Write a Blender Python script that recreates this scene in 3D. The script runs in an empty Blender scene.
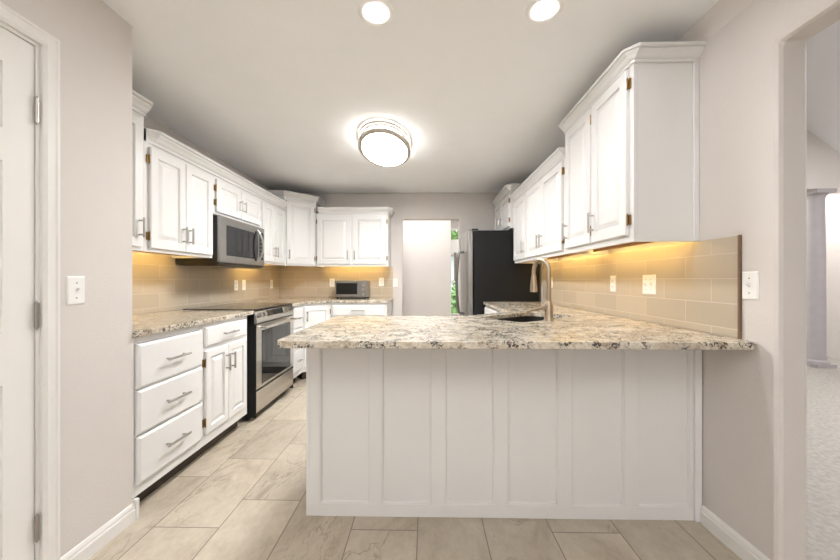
import bpy, bmesh, math, random
from mathutils import Vector, Matrix
random.seed(7)
S = bpy.context.scene
COL = S.collection
PI = math.pi

# ------------------------------------------------------------------ camera
cam_d = bpy.data.cameras.new('camera')
cam_d.sensor_width = 36.0
cam_d.lens = 335.0 * 36.0 / 840.0
cam_d.clip_start = 0.02
cam = bpy.data.objects.new('camera', cam_d)
COL.objects.link(cam)
cam.location = (0, 0, 1.157)
cam.rotation_euler = (PI / 2, 0, math.atan(6 / 335))
S.camera = cam

# ------------------------------------------------------------------ world, light, exposure
W = bpy.data.worlds.new('world')
S.world = W
W.use_nodes = True
bg = W.node_tree.nodes['Background']
bg.inputs[0].default_value = (1.0, 0.985, 0.97, 1)
bg.inputs[1].default_value = 2.6
S.view_settings.view_transform = 'Standard'
S.view_settings.look = 'None'
S.view_settings.gamma = 1.0
S.view_settings.use_curve_mapping = False
S.view_settings.exposure = 0.62
LAMP_FLUSH = 54.0
LAMP_SIDE = 9.0
LAMP_CAN = 140.0
LAMP_BAR = 13.0


def area(name, loc, rot, sx, sy, power, color=(0.99, 0.99, 1.0)):
    d = bpy.data.lights.new(name, 'AREA')
    d.shape = 'RECTANGLE'
    d.size = sx
    d.size_y = sy
    d.energy = power
    d.color = color
    o = bpy.data.objects.new(name, d)
    COL.objects.link(o)
    o.location = loc
    o.rotation_euler = rot
    return o


area('hall_light', (-0.3, 5.2, 2.36), (0, 0, 0), 1.6, 0.5, 12)
area('window_wall_fill', (1.2, 6.2, 2.36), (0, 0, 0), 0.8, 0.5, 10)  # added fill that brightens the window wall, no fixture there
area('dining_light', (0.0, -1.6, 2.36), (0, 0, 0), 1.4, 0.9, 2)
area('window_light', (0.0, -3.35, 1.65), (PI / 2, 0, 0), 2.0, 1.3, 14)
area('ceiling_fill', (0.1, -0.7, 1.45), (PI, 0, 0), 1.2, 0.8, 28).data.spread = math.radians(110)  # unseen uplight added behind the camera to brighten the ceiling
area('den_light', (4.0, 2.0, 3.1), (0, 0, 0), 2.0, 2.0, 85)
area('side_room_light', (5.45, 4.95, 2.58), (0, 0, 0), 0.4, 0.15, 9)

# ------------------------------------------------------------------ materials


def nodes_of(m):
    return m.node_tree.nodes, m.node_tree.links


def mat(name, color, rough=0.5, metal=0.0, bump=0.0, bscale=120.0, spec=0.5, var=0.0, vscale=6.0, coat=0.0):
    m = bpy.data.materials.new(name)
    m.use_nodes = True
    N, L = nodes_of(m)
    b = N['Principled BSDF']
    b.inputs['Base Color'].default_value = (*color, 1)
    b.inputs['Roughness'].default_value = rough
    b.inputs['Metallic'].default_value = metal
    b.inputs['Specular IOR Level'].default_value = spec
    b.inputs['Coat Weight'].default_value = coat
    tc = N.new('ShaderNodeTexCoord')
    nz = N.new('ShaderNodeTexNoise')
    nz.inputs['Scale'].default_value = vscale
    nz.inputs['Detail'].default_value = 3
    L.new(tc.outputs['Object'], nz.inputs['Vector'])
    mx = N.new('ShaderNodeMix')
    mx.data_type = 'RGBA'
    v = max(var, 0.02)
    mx.inputs[6].default_value = (*[c * (1 - v) for c in color], 1)
    mx.inputs[7].default_value = (*[min(1, c * (1 + v)) for c in color], 1)
    L.new(nz.outputs['Fac'], mx.inputs[0])
    L.new(mx.outputs[2], b.inputs['Base Color'])
    if bump > 0:
        n2 = N.new('ShaderNodeTexNoise')
        n2.inputs['Scale'].default_value = bscale
        n2.inputs['Detail'].default_value = 2
        L.new(tc.outputs['Object'], n2.inputs['Vector'])
        bp = N.new('ShaderNodeBump')
        bp.inputs['Strength'].default_value = bump
        bp.inputs['Distance'].default_value = 0.004
        L.new(n2.outputs['Fac'], bp.inputs['Height'])
        L.new(bp.outputs['Normal'], b.inputs['Normal'])
    return m


def emit(name, color, strength):
    m = bpy.data.materials.new(name)
    m.use_nodes = True
    b = m.node_tree.nodes['Principled BSDF']
    b.inputs['Base Color'].default_value = (*color, 1)
    b.inputs['Emission Color'].default_value = (*color, 1)
    b.inputs['Emission Strength'].default_value = strength
    return m


def ramp(N, stops):
    r = N.new('ShaderNodeValToRGB')
    e = r.color_ramp.elements
    e[0].position, e[0].color = stops[0][0], (*stops[0][1], 1)
    e[1].position, e[1].color = stops[-1][0], (*stops[-1][1], 1)
    for p, c in stops[1:-1]:
        k = e.new(p)
        k.color = (*c, 1)
    return r


def math_n(N, L, op, a, b=None):
    n = N.new('ShaderNodeMath')
    n.operation = op
    for i, v in enumerate((a, b)):
        if v is None:
            continue
        if isinstance(v, (int, float)):
            n.inputs[i].default_value = v
        else:
            L.new(v, n.inputs[i])
    return n.outputs[0]


def mixc(N, L, fac, a, b, mode='MIX'):
    n = N.new('ShaderNodeMix')
    n.data_type = 'RGBA'
    n.blend_type = mode
    for idx, v in ((0, fac), (6, a), (7, b)):
        if isinstance(v, (int, float)):
            n.inputs[idx].default_value = v
        elif isinstance(v, tuple):
            n.inputs[idx].default_value = (*v, 1)
        else:
            L.new(v, n.inputs[idx])
    return n.outputs[2]


def granite_mat():
    m = bpy.data.materials.new('granite')
    m.use_nodes = True
    N, L = nodes_of(m)
    b = N['Principled BSDF']
    tc = N.new('ShaderNodeTexCoord')

    def noise(scale, det=4, rough=0.6, dist=0.0):
        n = N.new('ShaderNodeTexNoise')
        n.inputs['Scale'].default_value = scale
        n.inputs['Detail'].default_value = det
        n.inputs['Roughness'].default_value = rough
        n.inputs['Distortion'].default_value = dist
        L.new(tc.outputs['Object'], n.inputs['Vector'])
        return n.outputs['Fac']
    base = ramp(N, [(0.3, (0.46, 0.37, 0.28)), (0.43, (0.62, 0.55, 0.45)), (0.58, (0.74, 0.69, 0.60)), (0.75, (0.62, 0.59, 0.54))])
    L.new(noise(14, 5, 0.65, 0.6), base.inputs[0])
    fine = ramp(N, [(0.35, (0.45, 0.38, 0.30)), (0.52, (0.9, 0.87, 0.8)), (0.7, (1, 0.98, 0.95))])
    L.new(noise(70, 3, 0.6), fine.inputs[0])
    c1 = mixc(N, L, 0.6, base.outputs[0], fine.outputs[0], 'MULTIPLY')
    # brown-grey movement
    mv = ramp(N, [(0.56, (0, 0, 0)), (0.70, (1, 1, 1))])
    L.new(noise(5.5, 4, 0.6, 1.2), mv.inputs[0])
    c2 = mixc(N, L, math_n(N, L, 'MULTIPLY', mv.outputs[0], 0.45), c1, (0.33, 0.27, 0.22))
    # black flecks, clustered
    fl = ramp(N, [(0.50, (0, 0, 0)), (0.545, (1, 1, 1))])
    L.new(noise(85, 3, 0.6, 1.0), fl.inputs[0])
    cl = ramp(N, [(0.455, (0, 0, 0)), (0.53, (1, 1, 1))])
    L.new(noise(16, 3, 0.5), cl.inputs[0])
    flm = math_n(N, L, 'MULTIPLY', fl.outputs[0], cl.outputs[0])
    c3 = mixc(N, L, math_n(N, L, 'MULTIPLY', flm, 0.92), c2, (0.028, 0.027, 0.03))
    L.new(c3, b.inputs['Base Color'])
    b.inputs['Roughness'].default_value = 0.16
    return m


def floor_mat():
    m = bpy.data.materials.new('floor_tile')
    m.use_nodes = True
    N, L = nodes_of(m)
    b = N['Principled BSDF']
    tc = N.new('ShaderNodeTexCoord')
    sp = N.new('ShaderNodeSeparateXYZ')
    L.new(tc.outputs['Object'], sp.inputs[0])
    TW, TL = 0.309, 0.6
    xs = math_n(N, L, 'DIVIDE', math_n(N, L, 'ADD', sp.outputs[0], 1.275 + 10 * TW), TW)
    ci = math_n(N, L, 'FLOOR', xs)
    xf = math_n(N, L, 'SUBTRACT', xs, ci)
    off = math_n(N, L, 'MULTIPLY', math_n(N, L, 'ADD', ci, -10.0), 0.2)
    ys = math_n(N, L, 'DIVIDE', math_n(N, L, 'SUBTRACT', math_n(N, L, 'ADD', sp.outputs[1], 6.0 - 1.547), off), TL)
    ri = math_n(N, L, 'FLOOR', ys)
    yf = math_n(N, L, 'SUBTRACT', ys, ri)
    g = 0.0024
    ex = math_n(N, L, 'MINIMUM', xf, math_n(N, L, 'SUBTRACT', 1.0, xf))
    ey = math_n(N, L, 'MINIMUM', yf, math_n(N, L, 'SUBTRACT', 1.0, yf))
    gx = math_n(N, L, 'LESS_THAN', ex, g / TW)
    gy = math_n(N, L, 'LESS_THAN', ey, g / TL)
    gr = math_n(N, L, 'MAXIMUM', gx, gy)
    cv = N.new('ShaderNodeCombineXYZ')
    L.new(ci, cv.inputs[0])
    L.new(ri, cv.inputs[1])
    wn = N.new('ShaderNodeTexWhiteNoise')
    L.new(cv.outputs[0], wn.inputs['Vector'])
    # each tile samples its own part of the stone pattern, stretched along the tile
    sc = N.new('ShaderNodeVectorMath')
    sc.operation = 'MULTIPLY'
    L.new(tc.outputs['Object'], sc.inputs[0])
    sc.inputs[1].default_value = (1.0, 0.55, 1.0)
    sh = N.new('ShaderNodeVectorMath')
    sh.operation = 'SCALE'
    L.new(wn.outputs['Color'], sh.inputs[0])
    sh.inputs['Scale'].default_value = 9.0
    ad = N.new('ShaderNodeVectorMath')
    ad.operation = 'ADD'
    L.new(sc.outputs[0], ad.inputs[0])
    L.new(sh.outputs[0], ad.inputs[1])

    def noise(scale, det, rough, dist):
        n = N.new('ShaderNodeTexNoise')
        n.inputs['Scale'].default_value = scale
        n.inputs['Detail'].default_value = det
        n.inputs['Roughness'].default_value = rough
        n.inputs['Distortion'].default_value = dist
        L.new(ad.outputs[0], n.inputs['Vector'])
        return n.outputs['Fac']
    base = ramp(N, [(0.30, (0.40, 0.33, 0.25)), (0.45, (0.51, 0.44, 0.345)), (0.62, (0.57, 0.50, 0.40)), (0.8, (0.63, 0.56, 0.46))])
    L.new(noise(3.2, 6, 0.62, 0.9), base.inputs[0])
    vein = ramp(N, [(0.485, (0, 0, 0)), (0.5, (1, 1, 1)), (0.515, (0, 0, 0))])
    L.new(noise(2.6, 5, 0.6, 1.6), vein.inputs[0])
    vm = ramp(N, [(0.45, (0, 0, 0)), (0.62, (1, 1, 1))])
    L.new(noise(1.7, 2, 0.5, 0.0), vm.inputs[0])
    c1 = mixc(N, L, math_n(N, L, 'MULTIPLY', math_n(N, L, 'MULTIPLY', vein.outputs[0], vm.outputs[0]), 0.55), base.outputs[0], (0.22, 0.17, 0.12))
    fine = ramp(N, [(0.35, (0.86, 0.84, 0.82)), (0.65, (1.05, 1.05, 1.05))])
    L.new(noise(30, 4, 0.7, 0.4), fine.inputs[0])
    c1 = mixc(N, L, 0.7, c1, fine.outputs[0], 'MULTIPLY')
    tone = math_n(N, L, 'MULTIPLY_ADD', wn.outputs['Value'], 0.16)
    tone.node.inputs[2].default_value = 0.92
    tv = N.new('ShaderNodeCombineColor')
    for i in range(3):
        L.new(tone, tv.inputs[i])
    c2 = mixc(N, L, 1.0, c1, tv.outputs[0], 'MULTIPLY')
    c3 = mixc(N, L, gr, c2, (0.22, 0.18, 0.14))
    L.new(c3, b.inputs['Base Color'])
    b.inputs['Roughness'].default_value = 0.42
    bp = N.new('ShaderNodeBump')
    bp.inputs['Strength'].default_value = 0.4
    bp.inputs['Distance'].default_value = 0.002
    L.new(math_n(N, L, 'SUBTRACT', 1.0, gr), bp.inputs['Height'])
    L.new(bp.outputs['Normal'], b.inputs['Normal'])
    return m


def tile_mat(name, axis):
    """running-bond wall tile, axis 0 = runs along X, 1 = runs along Y"""
    m = bpy.data.materials.new(name)
    m.use_nodes = True
    N, L = nodes_of(m)
    b = N['Principled BSDF']
    tc = N.new('ShaderNodeTexCoord')
    sp = N.new('ShaderNodeSeparateXYZ')
    L.new(tc.outputs['Object'], sp.inputs[0])
    cv = N.new('ShaderNodeCombineXYZ')
    L.new(math_n(N, L, 'ADD', sp.outputs[axis], 5.0), cv.inputs[0])
    L.new(math_n(N, L, 'SUBTRACT', sp.outputs[2], 0.904), cv.inputs[1])
    br = N.new('ShaderNodeTexBrick')
    L.new(cv.outputs[0], br.inputs['Vector'])
    br.inputs['Color1'].default_value = (0.48, 0.41, 0.315, 1)
    br.inputs['Color2'].default_value = (0.53, 0.455, 0.35, 1)
    br.inputs['Mortar'].default_value = (0.62, 0.55, 0.46, 1)
    br.inputs['Scale'].default_value = 1.0
    br.inputs['Mortar Size'].default_value = 0.0022
    br.inputs['Mortar Smooth'].default_value = 0.1
    br.inputs['Brick Width'].default_value = 0.305
    br.inputs['Row Height'].default_value = 0.1085
    L.new(br.outputs['Color'], b.inputs['Base Color'])
    b.inputs['Roughness'].default_value = 0.22
    bp = N.new('ShaderNodeBump')
    bp.inputs['Strength'].default_value = 0.5
    bp.inputs['Distance'].default_value = 0.003
    bp.invert = True
    L.new(br.outputs['Fac'], bp.inputs['Height'])
    L.new(bp.outputs['Normal'], b.inputs['Normal'])
    return m


def steel_mat(name, color, rough, axis_scale):
    m = bpy.data.materials.new(name)
    m.use_nodes = True
    N, L = nodes_of(m)
    b = N['Principled BSDF']
    b.inputs['Metallic'].default_value = 1.0
    tc = N.new('ShaderNodeTexCoord')
    mp = N.new('ShaderNodeMapping')
    mp.inputs['Scale'].default_value = axis_scale
    L.new(tc.outputs['Object'], mp.inputs['Vector'])
    n = N.new('ShaderNodeTexNoise')
    n.inputs['Scale'].default_value = 40
    n.inputs['Detail'].default_value = 3
    L.new(mp.outputs[0], n.inputs['Vector'])
    r = ramp(N, [(0.3, tuple(c * 0.9 for c in color)), (0.7, color)])
    L.new(n.outputs['Fac'], r.inputs[0])
    L.new(r.outputs[0], b.inputs['Base Color'])
    L.new(math_n(N, L, 'MULTIPLY_ADD', n.outputs['Fac'], 0.12), b.inputs['Roughness'])
    b.inputs['Roughness'].links[0].from_node.inputs[2].default_value = rough
    return m


M_wall = mat('wall_paint', (0.68, 0.635, 0.60), 0.75, bump=0.25, bscale=160, spec=0.25)
M_ceil = mat('ceiling_paint', (0.91, 0.915, 0.92), 0.85, bump=0.15, bscale=120, spec=0.2)
M_trim = mat('trim_paint', (0.80, 0.775, 0.74), 0.35, spec=0.4)
M_cab = mat('cabinet_paint', (0.79, 0.78, 0.765), 0.32, spec=0.45, bump=0.04, bscale=60)
M_panel = mat('panel_paint', (0.79, 0.775, 0.755), 0.35, spec=0.4)
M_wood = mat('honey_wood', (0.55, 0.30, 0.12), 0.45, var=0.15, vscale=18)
M_toe = mat('toe_shade', (0.05, 0.033, 0.02), 0.6)  # shadow under the base cabinets, put into the toe kick's colour
M_granite = granite_mat()
M_floor = floor_mat()
M_tileY = tile_mat('backsplash_tile_side', 1)
M_tileX = tile_mat('backsplash_tile_back', 0)
M_edge = mat('bronze_edge_trim', (0.20, 0.13, 0.085), 0.4, metal=0.3)
M_nickel = mat('brushed_nickel', (0.46, 0.44, 0.41), 0.28, metal=1.0)
M_faucet = mat('champagne_nickel', (0.44, 0.36, 0.27), 0.34, metal=1.0)
M_brass = mat('aged_brass', (0.29, 0.18, 0.075), 0.38, metal=1.0)
M_hinge = mat('satin_hinge', (0.40, 0.37, 0.34), 0.35, metal=1.0)
M_darkst = mat('dark_nickel', (0.22, 0.215, 0.21), 0.35, metal=1.0)
M_steel = steel_mat('stainless_steel', (0.60, 0.57, 0.53), 0.24, (1, 0.03, 1))
M_steelv = steel_mat('stainless_steel_grey', (0.34, 0.33, 0.315), 0.28, (1, 1, 0.03))
M_black = mat('black_enamel', (0.012, 0.012, 0.012), 0.38)
M_fridge = mat('black_textured_steel', (0.009, 0.009, 0.009), 0.42, bump=0.1, bscale=300, spec=0.22)
M_glass = mat('black_glass', (0.010, 0.010, 0.011), 0.06, spec=0.35)
M_oven = mat('oven_glass', (0.014, 0.015, 0.015), 0.03, spec=0.7)
M_cook = mat('cooktop_glass', (0.02, 0.018, 0.016), 0.10, spec=0.8)
M_sink = mat('black_composite', (0.018, 0.017, 0.016), 0.4)
M_plate = mat('white_plastic', (0.88, 0.87, 0.85), 0.3)
M_slot = mat('dark_slot', (0.08, 0.08, 0.08), 0.5)
M_plate2 = mat('ivory_insert', (0.80, 0.79, 0.77), 0.3)
M_carpet = mat('carpet', (0.40, 0.372, 0.34), 0.95, bump=1.0, bscale=45, var=0.35, vscale=38, spec=0.1)
M_column = mat('column_paint', (0.40, 0.37, 0.38), 0.55, var=0.12, vscale=9)
M_lens = emit('lamp_diffuser', (0.98, 0.99, 1.0), LAMP_FLUSH)
M_lens_side = emit('lamp_diffuser_side', (0.98, 0.99, 1.0), LAMP_SIDE)
M_can = emit('downlight_lens', (0.98, 0.99, 1.0), LAMP_CAN)
M_bar = emit('light_bar_lens', (1.0, 0.68, 0.20), LAMP_BAR)
M_ring = mat('satin_nickel_ring', (0.55, 0.49, 0.42), 0.55, metal=0.3)
M_canring = mat('downlight_baffle', (0.9, 0.89, 0.87), 0.4)
M_leaf = mat('leaves', (0.20, 0.36, 0.13), 0.6, var=0.6, vscale=7)
M_bark = mat('bark', (0.10, 0.07, 0.05), 0.9)
M_siding = mat('siding_paint', (0.55, 0.60, 0.66), 0.7)
M_grass = mat('lawn', (0.13, 0.22, 0.06), 0.9, var=0.3, vscale=12)
M_pane = bpy.data.materials.new('window_glass')
M_pane.use_nodes = True
_b = M_pane.node_tree.nodes['Principled BSDF']
_b.inputs['Base Color'].default_value = (0.97, 0.99, 1, 1)
_b.inputs['Transmission Weight'].default_value = 1.0
_b.inputs['Roughness'].default_value = 0.0
_b.inputs['IOR'].default_value = 1.1

# ------------------------------------------------------------------ mesh helpers


class Fr:
    """local frame: a along u, b up, d along n (outwards)"""

    def __init__(self, o, u, n):
        self.o = Vector(o)
        self.u = Vector(u).normalized()
        self.n = Vector(n).normalized()
        self.z = Vector((0, 0, 1))

    def p(self, a, b, d=0.0):
        return self.o + self.u * a + self.z * b + self.n * d


def new():
    return bmesh.new()


def box(bm, x0, x1, y0, y1, z0, z1):
    v = [bm.verts.new((x, y, z)) for x in (x0, x1) for y in (y0, y1) for z in (z0, z1)]
    for f in ((0, 1, 3, 2), (4, 6, 7, 5), (0, 4, 5, 1), (2, 3, 7, 6), (0, 2, 6, 4), (1, 5, 7, 3)):
        bm.faces.new([v[i] for i in f])
    return v


def fbox(bm, fr, a0, a1, b0, b1, d0, d1):
    v = [bm.verts.new(fr.p(a, b, d)) for a in (a0, a1) for b in (b0, b1) for d in (d0, d1)]
    for f in ((0, 1, 3, 2), (4, 6, 7, 5), (0, 4, 5, 1), (2, 3, 7, 6), (0, 2, 6, 4), (1, 5, 7, 3)):
        bm.faces.new([v[i] for i in f])


def rings(bm, loops, close_first=True, close_last=True):
    """loops = list of lists of points with the same count"""
    vs = [[bm.verts.new(p) for p in lp] for lp in loops]
    n = len(vs[0])
    for a, b in zip(vs, vs[1:]):
        for i in range(n):
            j = (i + 1) % n
            bm.faces.new((a[i], a[j], b[j], b[i]))
    if close_first:
        bm.faces.new(vs[0][::-1])
    if close_last:
        bm.faces.new(vs[-1])


def rect_rings(bm, fr, a0, a1, b0, b1, prof):
    """prof = list of (inset, d)"""
    loops = []
    for i, d in prof:
        loops.append([fr.p(a0 + i, b0 + i, d), fr.p(a1 - i, b0 + i, d), fr.p(a1 - i, b1 - i, d), fr.p(a0 + i, b1 - i, d)])
    rings(bm, loops)


def cyl(bm, p0, p1, r0, r1=None, seg=16, caps=True):
    if r1 is None:
        r1 = r0
    p0, p1 = Vector(p0), Vector(p1)
    ax = (p1 - p0).normalized()
    t = Vector((0, 0, 1)) if abs(ax.z) < 0.9 else Vector((1, 0, 0))
    e1 = ax.cross(t).normalized()
    e2 = ax.cross(e1)
    ls = []
    for p, r in ((p0, r0), (p1, r1)):
        ls.append([p + (e1 * math.cos(2 * PI * k / seg) + e2 * math.sin(2 * PI * k / seg)) * r for k in range(seg)])
    rings(bm, ls, caps, caps)


def lathe(bm, c, prof, seg=32, caps=True):
    c = Vector(c)
    ls = [[c + Vector((r * math.cos(2 * PI * k / seg), r * math.sin(2 * PI * k / seg), z)) for k in range(seg)] for r, z in prof]
    rings(bm, ls, caps, caps)


def tube(bm, pts, rad, seg=12):
    pts = [Vector(p) for p in pts]
    if not isinstance(rad, (list, tuple)):
        rad = [rad] * len(pts)
    ls = []
    e1 = None
    for i, p in enumerate(pts):
        t = (pts[min(i + 1, len(pts) - 1)] - pts[max(i - 1, 0)]).normalized()
        if e1 is None:
            h = Vector((0, 0, 1)) if abs(t.z) < 0.9 else Vector((1, 0, 0))
            e1 = t.cross(h).normalized()
        else:
            e1 = (e1 - t * e1.dot(t)).normalized()
        e2 = t.cross(e1)
        ls.append([p + (e1 * math.cos(2 * PI * k / seg) + e2 * math.sin(2 * PI * k / seg)) * rad[i] for k in range(seg)])
    rings(bm, ls)


def prism(bm, pts, z0, z1, holes=()):
    """vertical prism of a 2D polygon with optional holes"""
    def loop(ps):
        vs = [bm.verts.new((x, y, z0)) for x, y in ps]
        es = [bm.edges.new((vs[i], vs[(i + 1) % len(vs)])) for i in range(len(vs))]
        return es
    edges = loop(pts)
    for h in holes:
        edges += loop(h)
    r = bmesh.ops.triangle_fill(bm, use_beauty=True, use_dissolve=False, edges=edges)
    fs = [g for g in r['geom'] if isinstance(g, bmesh.types.BMFace)]
    e = bmesh.ops.extrude_face_region(bm, geom=fs)
    vs = [g for g in e['geom'] if isinstance(g, bmesh.types.BMVert)]
    bmesh.ops.translate(bm, verts=vs, vec=(0, 0, z1 - z0))


def extrude_profile(bm, prof, p0, p1, out):
    """closed profile of (out, up) extruded from p0 to p1; out = horizontal unit direction"""
    out = Vector(out)
    ls = [[Vector(p) + out * a + Vector((0, 0, b)) for a, b in prof] for p in (p0, p1)]
    rings(bm, ls)


def obj(name, bm, material, parent=None, bevel=0.0, smooth=False, kind=None, seg=2):
    bmesh.ops.recalc_face_normals(bm, faces=bm.faces)
    w = Vector((0, 0, 0))
    p = parent
    while p is not None:
        w += p.location
        p = p.parent
    if parent is None and kind is None:
        xs = [v.co for v in bm.verts]
        w = Vector(((min(v.x for v in xs) + max(v.x for v in xs)) / 2, (min(v.y for v in xs) + max(v.y for v in xs)) / 2, min(v.z for v in xs)))
    bmesh.ops.translate(bm, verts=bm.verts, vec=-w)
    me = bpy.data.meshes.new(name)
    bm.to_mesh(me)
    bm.free()
    me.materials.append(material)
    if smooth:
        me.shade_smooth()
        try:
            me.set_sharp_from_angle(angle=math.radians(38))
        except Exception:
            pass
    o = bpy.data.objects.new(name, me)
    COL.objects.link(o)
    if parent is not None:
        o.parent = parent
    elif kind is None:
        o.location = w
    if kind:
        o['kind'] = kind
    if bevel > 0:
        mod = o.modifiers.new('bevel', 'BEVEL')
        mod.width = bevel
        mod.segments = seg
        mod.limit_method = 'ANGLE'
        mod.angle_limit = math.radians(40)
    return o


def tag(o, label, cat, group=None):
    o['label'] = label
    o['category'] = cat
    if group:
        o['group'] = group
    return o


def thing(name, label, cat, loc, group=None):
    o = bpy.data.objects.new(name, None)
    o.empty_display_size = 0.05
    COL.objects.link(o)
    o.location = loc
    return tag(o, label, cat, group)


def struct(name, bm, m, parent=None, bevel=0.0, smooth=False):
    return obj(name, bm, m, parent, bevel, smooth, kind='structure' if parent is None else None) if parent is None else obj(name, bm, m, parent, bevel, smooth)


# ------------------------------------------------------------------ room dimensions
H_CEIL = 2.375
XL = -2.07      # left kitchen wall
XP = -1.411     # pantry wall
XR = 1.32       # right wall
YB = 4.68       # far wall
ZC = 0.910      # counter top
CT = 0.030      # slab thickness
YN = -3.4       # where the shell ends behind the camera
WT = 0.114

# ------------------------------------------------------------------ structure
bm = new(); box(bm, -2.4, XR + WT, YN - 0.12, 8.2, -0.06, 0.0); struct('floor', bm, M_floor)
bm = new(); box(bm, XR + WT + 0.001, 7.0, YN - 0.12, 5.3, -0.06, 0.004); struct('floor_carpet', bm, M_carpet)
bm = new(); box(bm, XL - 0.14, 1.277, YN, YB + 0.12, H_CEIL, H_CEIL + 0.1)
box(bm, XL - 0.14, 2.2, YB + 0.121, 6.9, H_CEIL, H_CEIL + 0.1)
struct('ceiling', bm, M_ceil)
# pantry wall with the door opening cut out of it
bm = new()
DY0, DY1, DZ = 0.415, 1.204, 2.02
xb = XP - 0.11
box(bm, xb, XP, DY1, 1.585, 0, H_CEIL - 0.0005)
box(bm, xb, XP, DY0, DY1, DZ, H_CEIL - 0.0005)
box(bm, xb, XP, YN, DY0, 0, H_CEIL - 0.0005)
box(bm, XL, xb, 1.475, 1.585, 0, H_CEIL - 0.0005)
bmesh.ops.remove_doubles(bm, verts=bm.verts, dist=1e-5)
struct('wall_pantry', bm, M_wall)
bm = new(); box(bm, XL - 0.12, XL, 1.476, YB, 0, H_CEIL - 0.0005); struct('wall_left', bm, M_wall)
# far wall with the hall opening
bm = new()
OX0, OX1, OZ = -0.331, 0.468, 2.008
box(bm, XL - 0.12, OX0, YB + 0.0005, YB + 0.12, 0, H_CEIL - 0.0005)
box(bm, OX0, OX1, YB + 0.0005, YB + 0.12, OZ, H_CEIL - 0.0005)
box(bm, OX1, XR, YB + 0.0005, YB + 0.12, 0, H_CEIL - 0.0005)
bmesh.ops.remove_doubles(bm, verts=bm.verts, dist=1e-5)
struct('wall_far', bm, M_wall, bevel=0.008)
# right wall, bullnosed at the wide opening to the den, header above it
JY = 1.278
HZ = 2.05
bm = new()
vs = [bm.verts.new((XR, y, z)) for y, z in ((YB + 0.12, 0), (YB + 0.12, 2.46), (YN, 2.46), (YN, HZ), (JY, HZ), (JY, 0))]
f_ = bmesh.ops.triangle_fill(bm, use_beauty=True, edges=[bm.edges.new((vs[q], vs[(q + 1) % 6])) for q in range(6)])
e_ = bmesh.ops.extrude_face_region(bm, geom=[g for g in f_['geom'] if isinstance(g, bmesh.types.BMFace)])
bmesh.ops.translate(bm, verts=[g for g in e_['geom'] if isinstance(g, bmesh.types.BMVert)], vec=(WT, 0, 0))
struct('wall_right', bm, M_wall, bevel=0.018)
bm = new()
box(bm, XR, XR + WT, YN, YB + 0.12, 2.4602, 3.9)
struct('wall_upper', bm, M_wall)
# splayed band between ceiling and right wall
bm = new()
vs = [[Vector((1.277, y, H_CEIL)), Vector((1.3198, y, 2.281)), Vector((1.3198, y, H_CEIL + 0.1)), Vector((1.277, y, H_CEIL + 0.1))] for y in (YN, YB)]
rings(bm, vs)
struct('trim_1', bm, M_wall)
bm = new(); box(bm, -2.2, 6.12, YN - 0.12, YN - 0.0005, 0, 3.95); struct('wall_back', bm, M_wall)
bm = new(); box(bm, XR, XR + WT, YN, -0.9, 0, HZ - 0.0005); struct('wall_dining', bm, M_wall, bevel=0.01)

BB = [(0, 0), (0.014, 0), (0.014, 0.055), (0.010, 0.062), (0.010, 0.070), (0.005, 0.082), (0, 0.085)]
bm = new()
extrude_profile(bm, BB, (XP + 0.0005, 1.262, 0.0005), (XP + 0.0005, 1.597, 0.0005), (1, 0, 0))
struct('baseboard_left', bm, M_trim)
bm = new()
box(bm, XP - 0.004, XP + 0.020, 1.586, 1.604, 0.0005, 0.100)
struct('baseboard_left_return', bm, M_trim, bevel=0.003)
bm = new()
extrude_profile(bm, BB, (XR - 0.0005, JY + 0.012, 0.0005), (XR - 0.0005, 1.618, 0.0005), (-1, 0, 0))
struct('baseboard_right', bm, M_trim)

# door in the pantry wall
CAS = [(0, 0), (0.010, 0), (0.017, 0.010), (0.017, 0.021), (0.012, 0.026), (0.012, 0.040), (0.016, 0.045), (0.016, 0.053), (0, 0.053)]
bm = new()
w = 0.066
# casing: profile runs outwards from the opening, mitred at the head
ya, yb_, zt = DY1 - 0.004, DY0 + 0.004, DZ - 0.004
loops = []
for (yy, zz, sy, sz) in ((ya, 0.0, 1, 0), (ya, zt, 1, 1), (yb_, zt, -1, 1), (yb_, 0.0, -1, 0)):
    loops.append([Vector((XP + 0.0005 + a, yy + sy * b, zz + sz * b)) for a, b in CAS])
rings(bm, loops)
struct('trim_2', bm, M_trim)
bm = new()
loops = []
JB = [(-0.108, 0.0005), (-0.0005, 0.0005), (-0.0005, 0.016), (-0.108, 0.016)]
for (yy, zz, sy, sz) in ((DY1 - 0.016, 0.0, 1, 0), (DY1 - 0.016, DZ - 0.016, 1, 1), (DY0 + 0.016, DZ - 0.016, -1, 1), (DY0 + 0.016, 0.0, -1, 0)):
    loops.append([Vector((XP + a, yy + sy * (b - 0.0008), zz + sz * (b - 0.0008))) for a, b in JB])
rings(bm, loops)
struct('trim_3', bm, M_trim)


def raised(t, fw=0.055, gd=0.0125, sl=0.024):
    return [(0, 0), (0, t - 0.004), (0.004, t), (fw, t), (fw + 0.005, t - gd), (fw + 0.010, t - gd), (fw + 0.010 + sl, t - 0.001), (fw + 0.014 + sl, t)]


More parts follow.
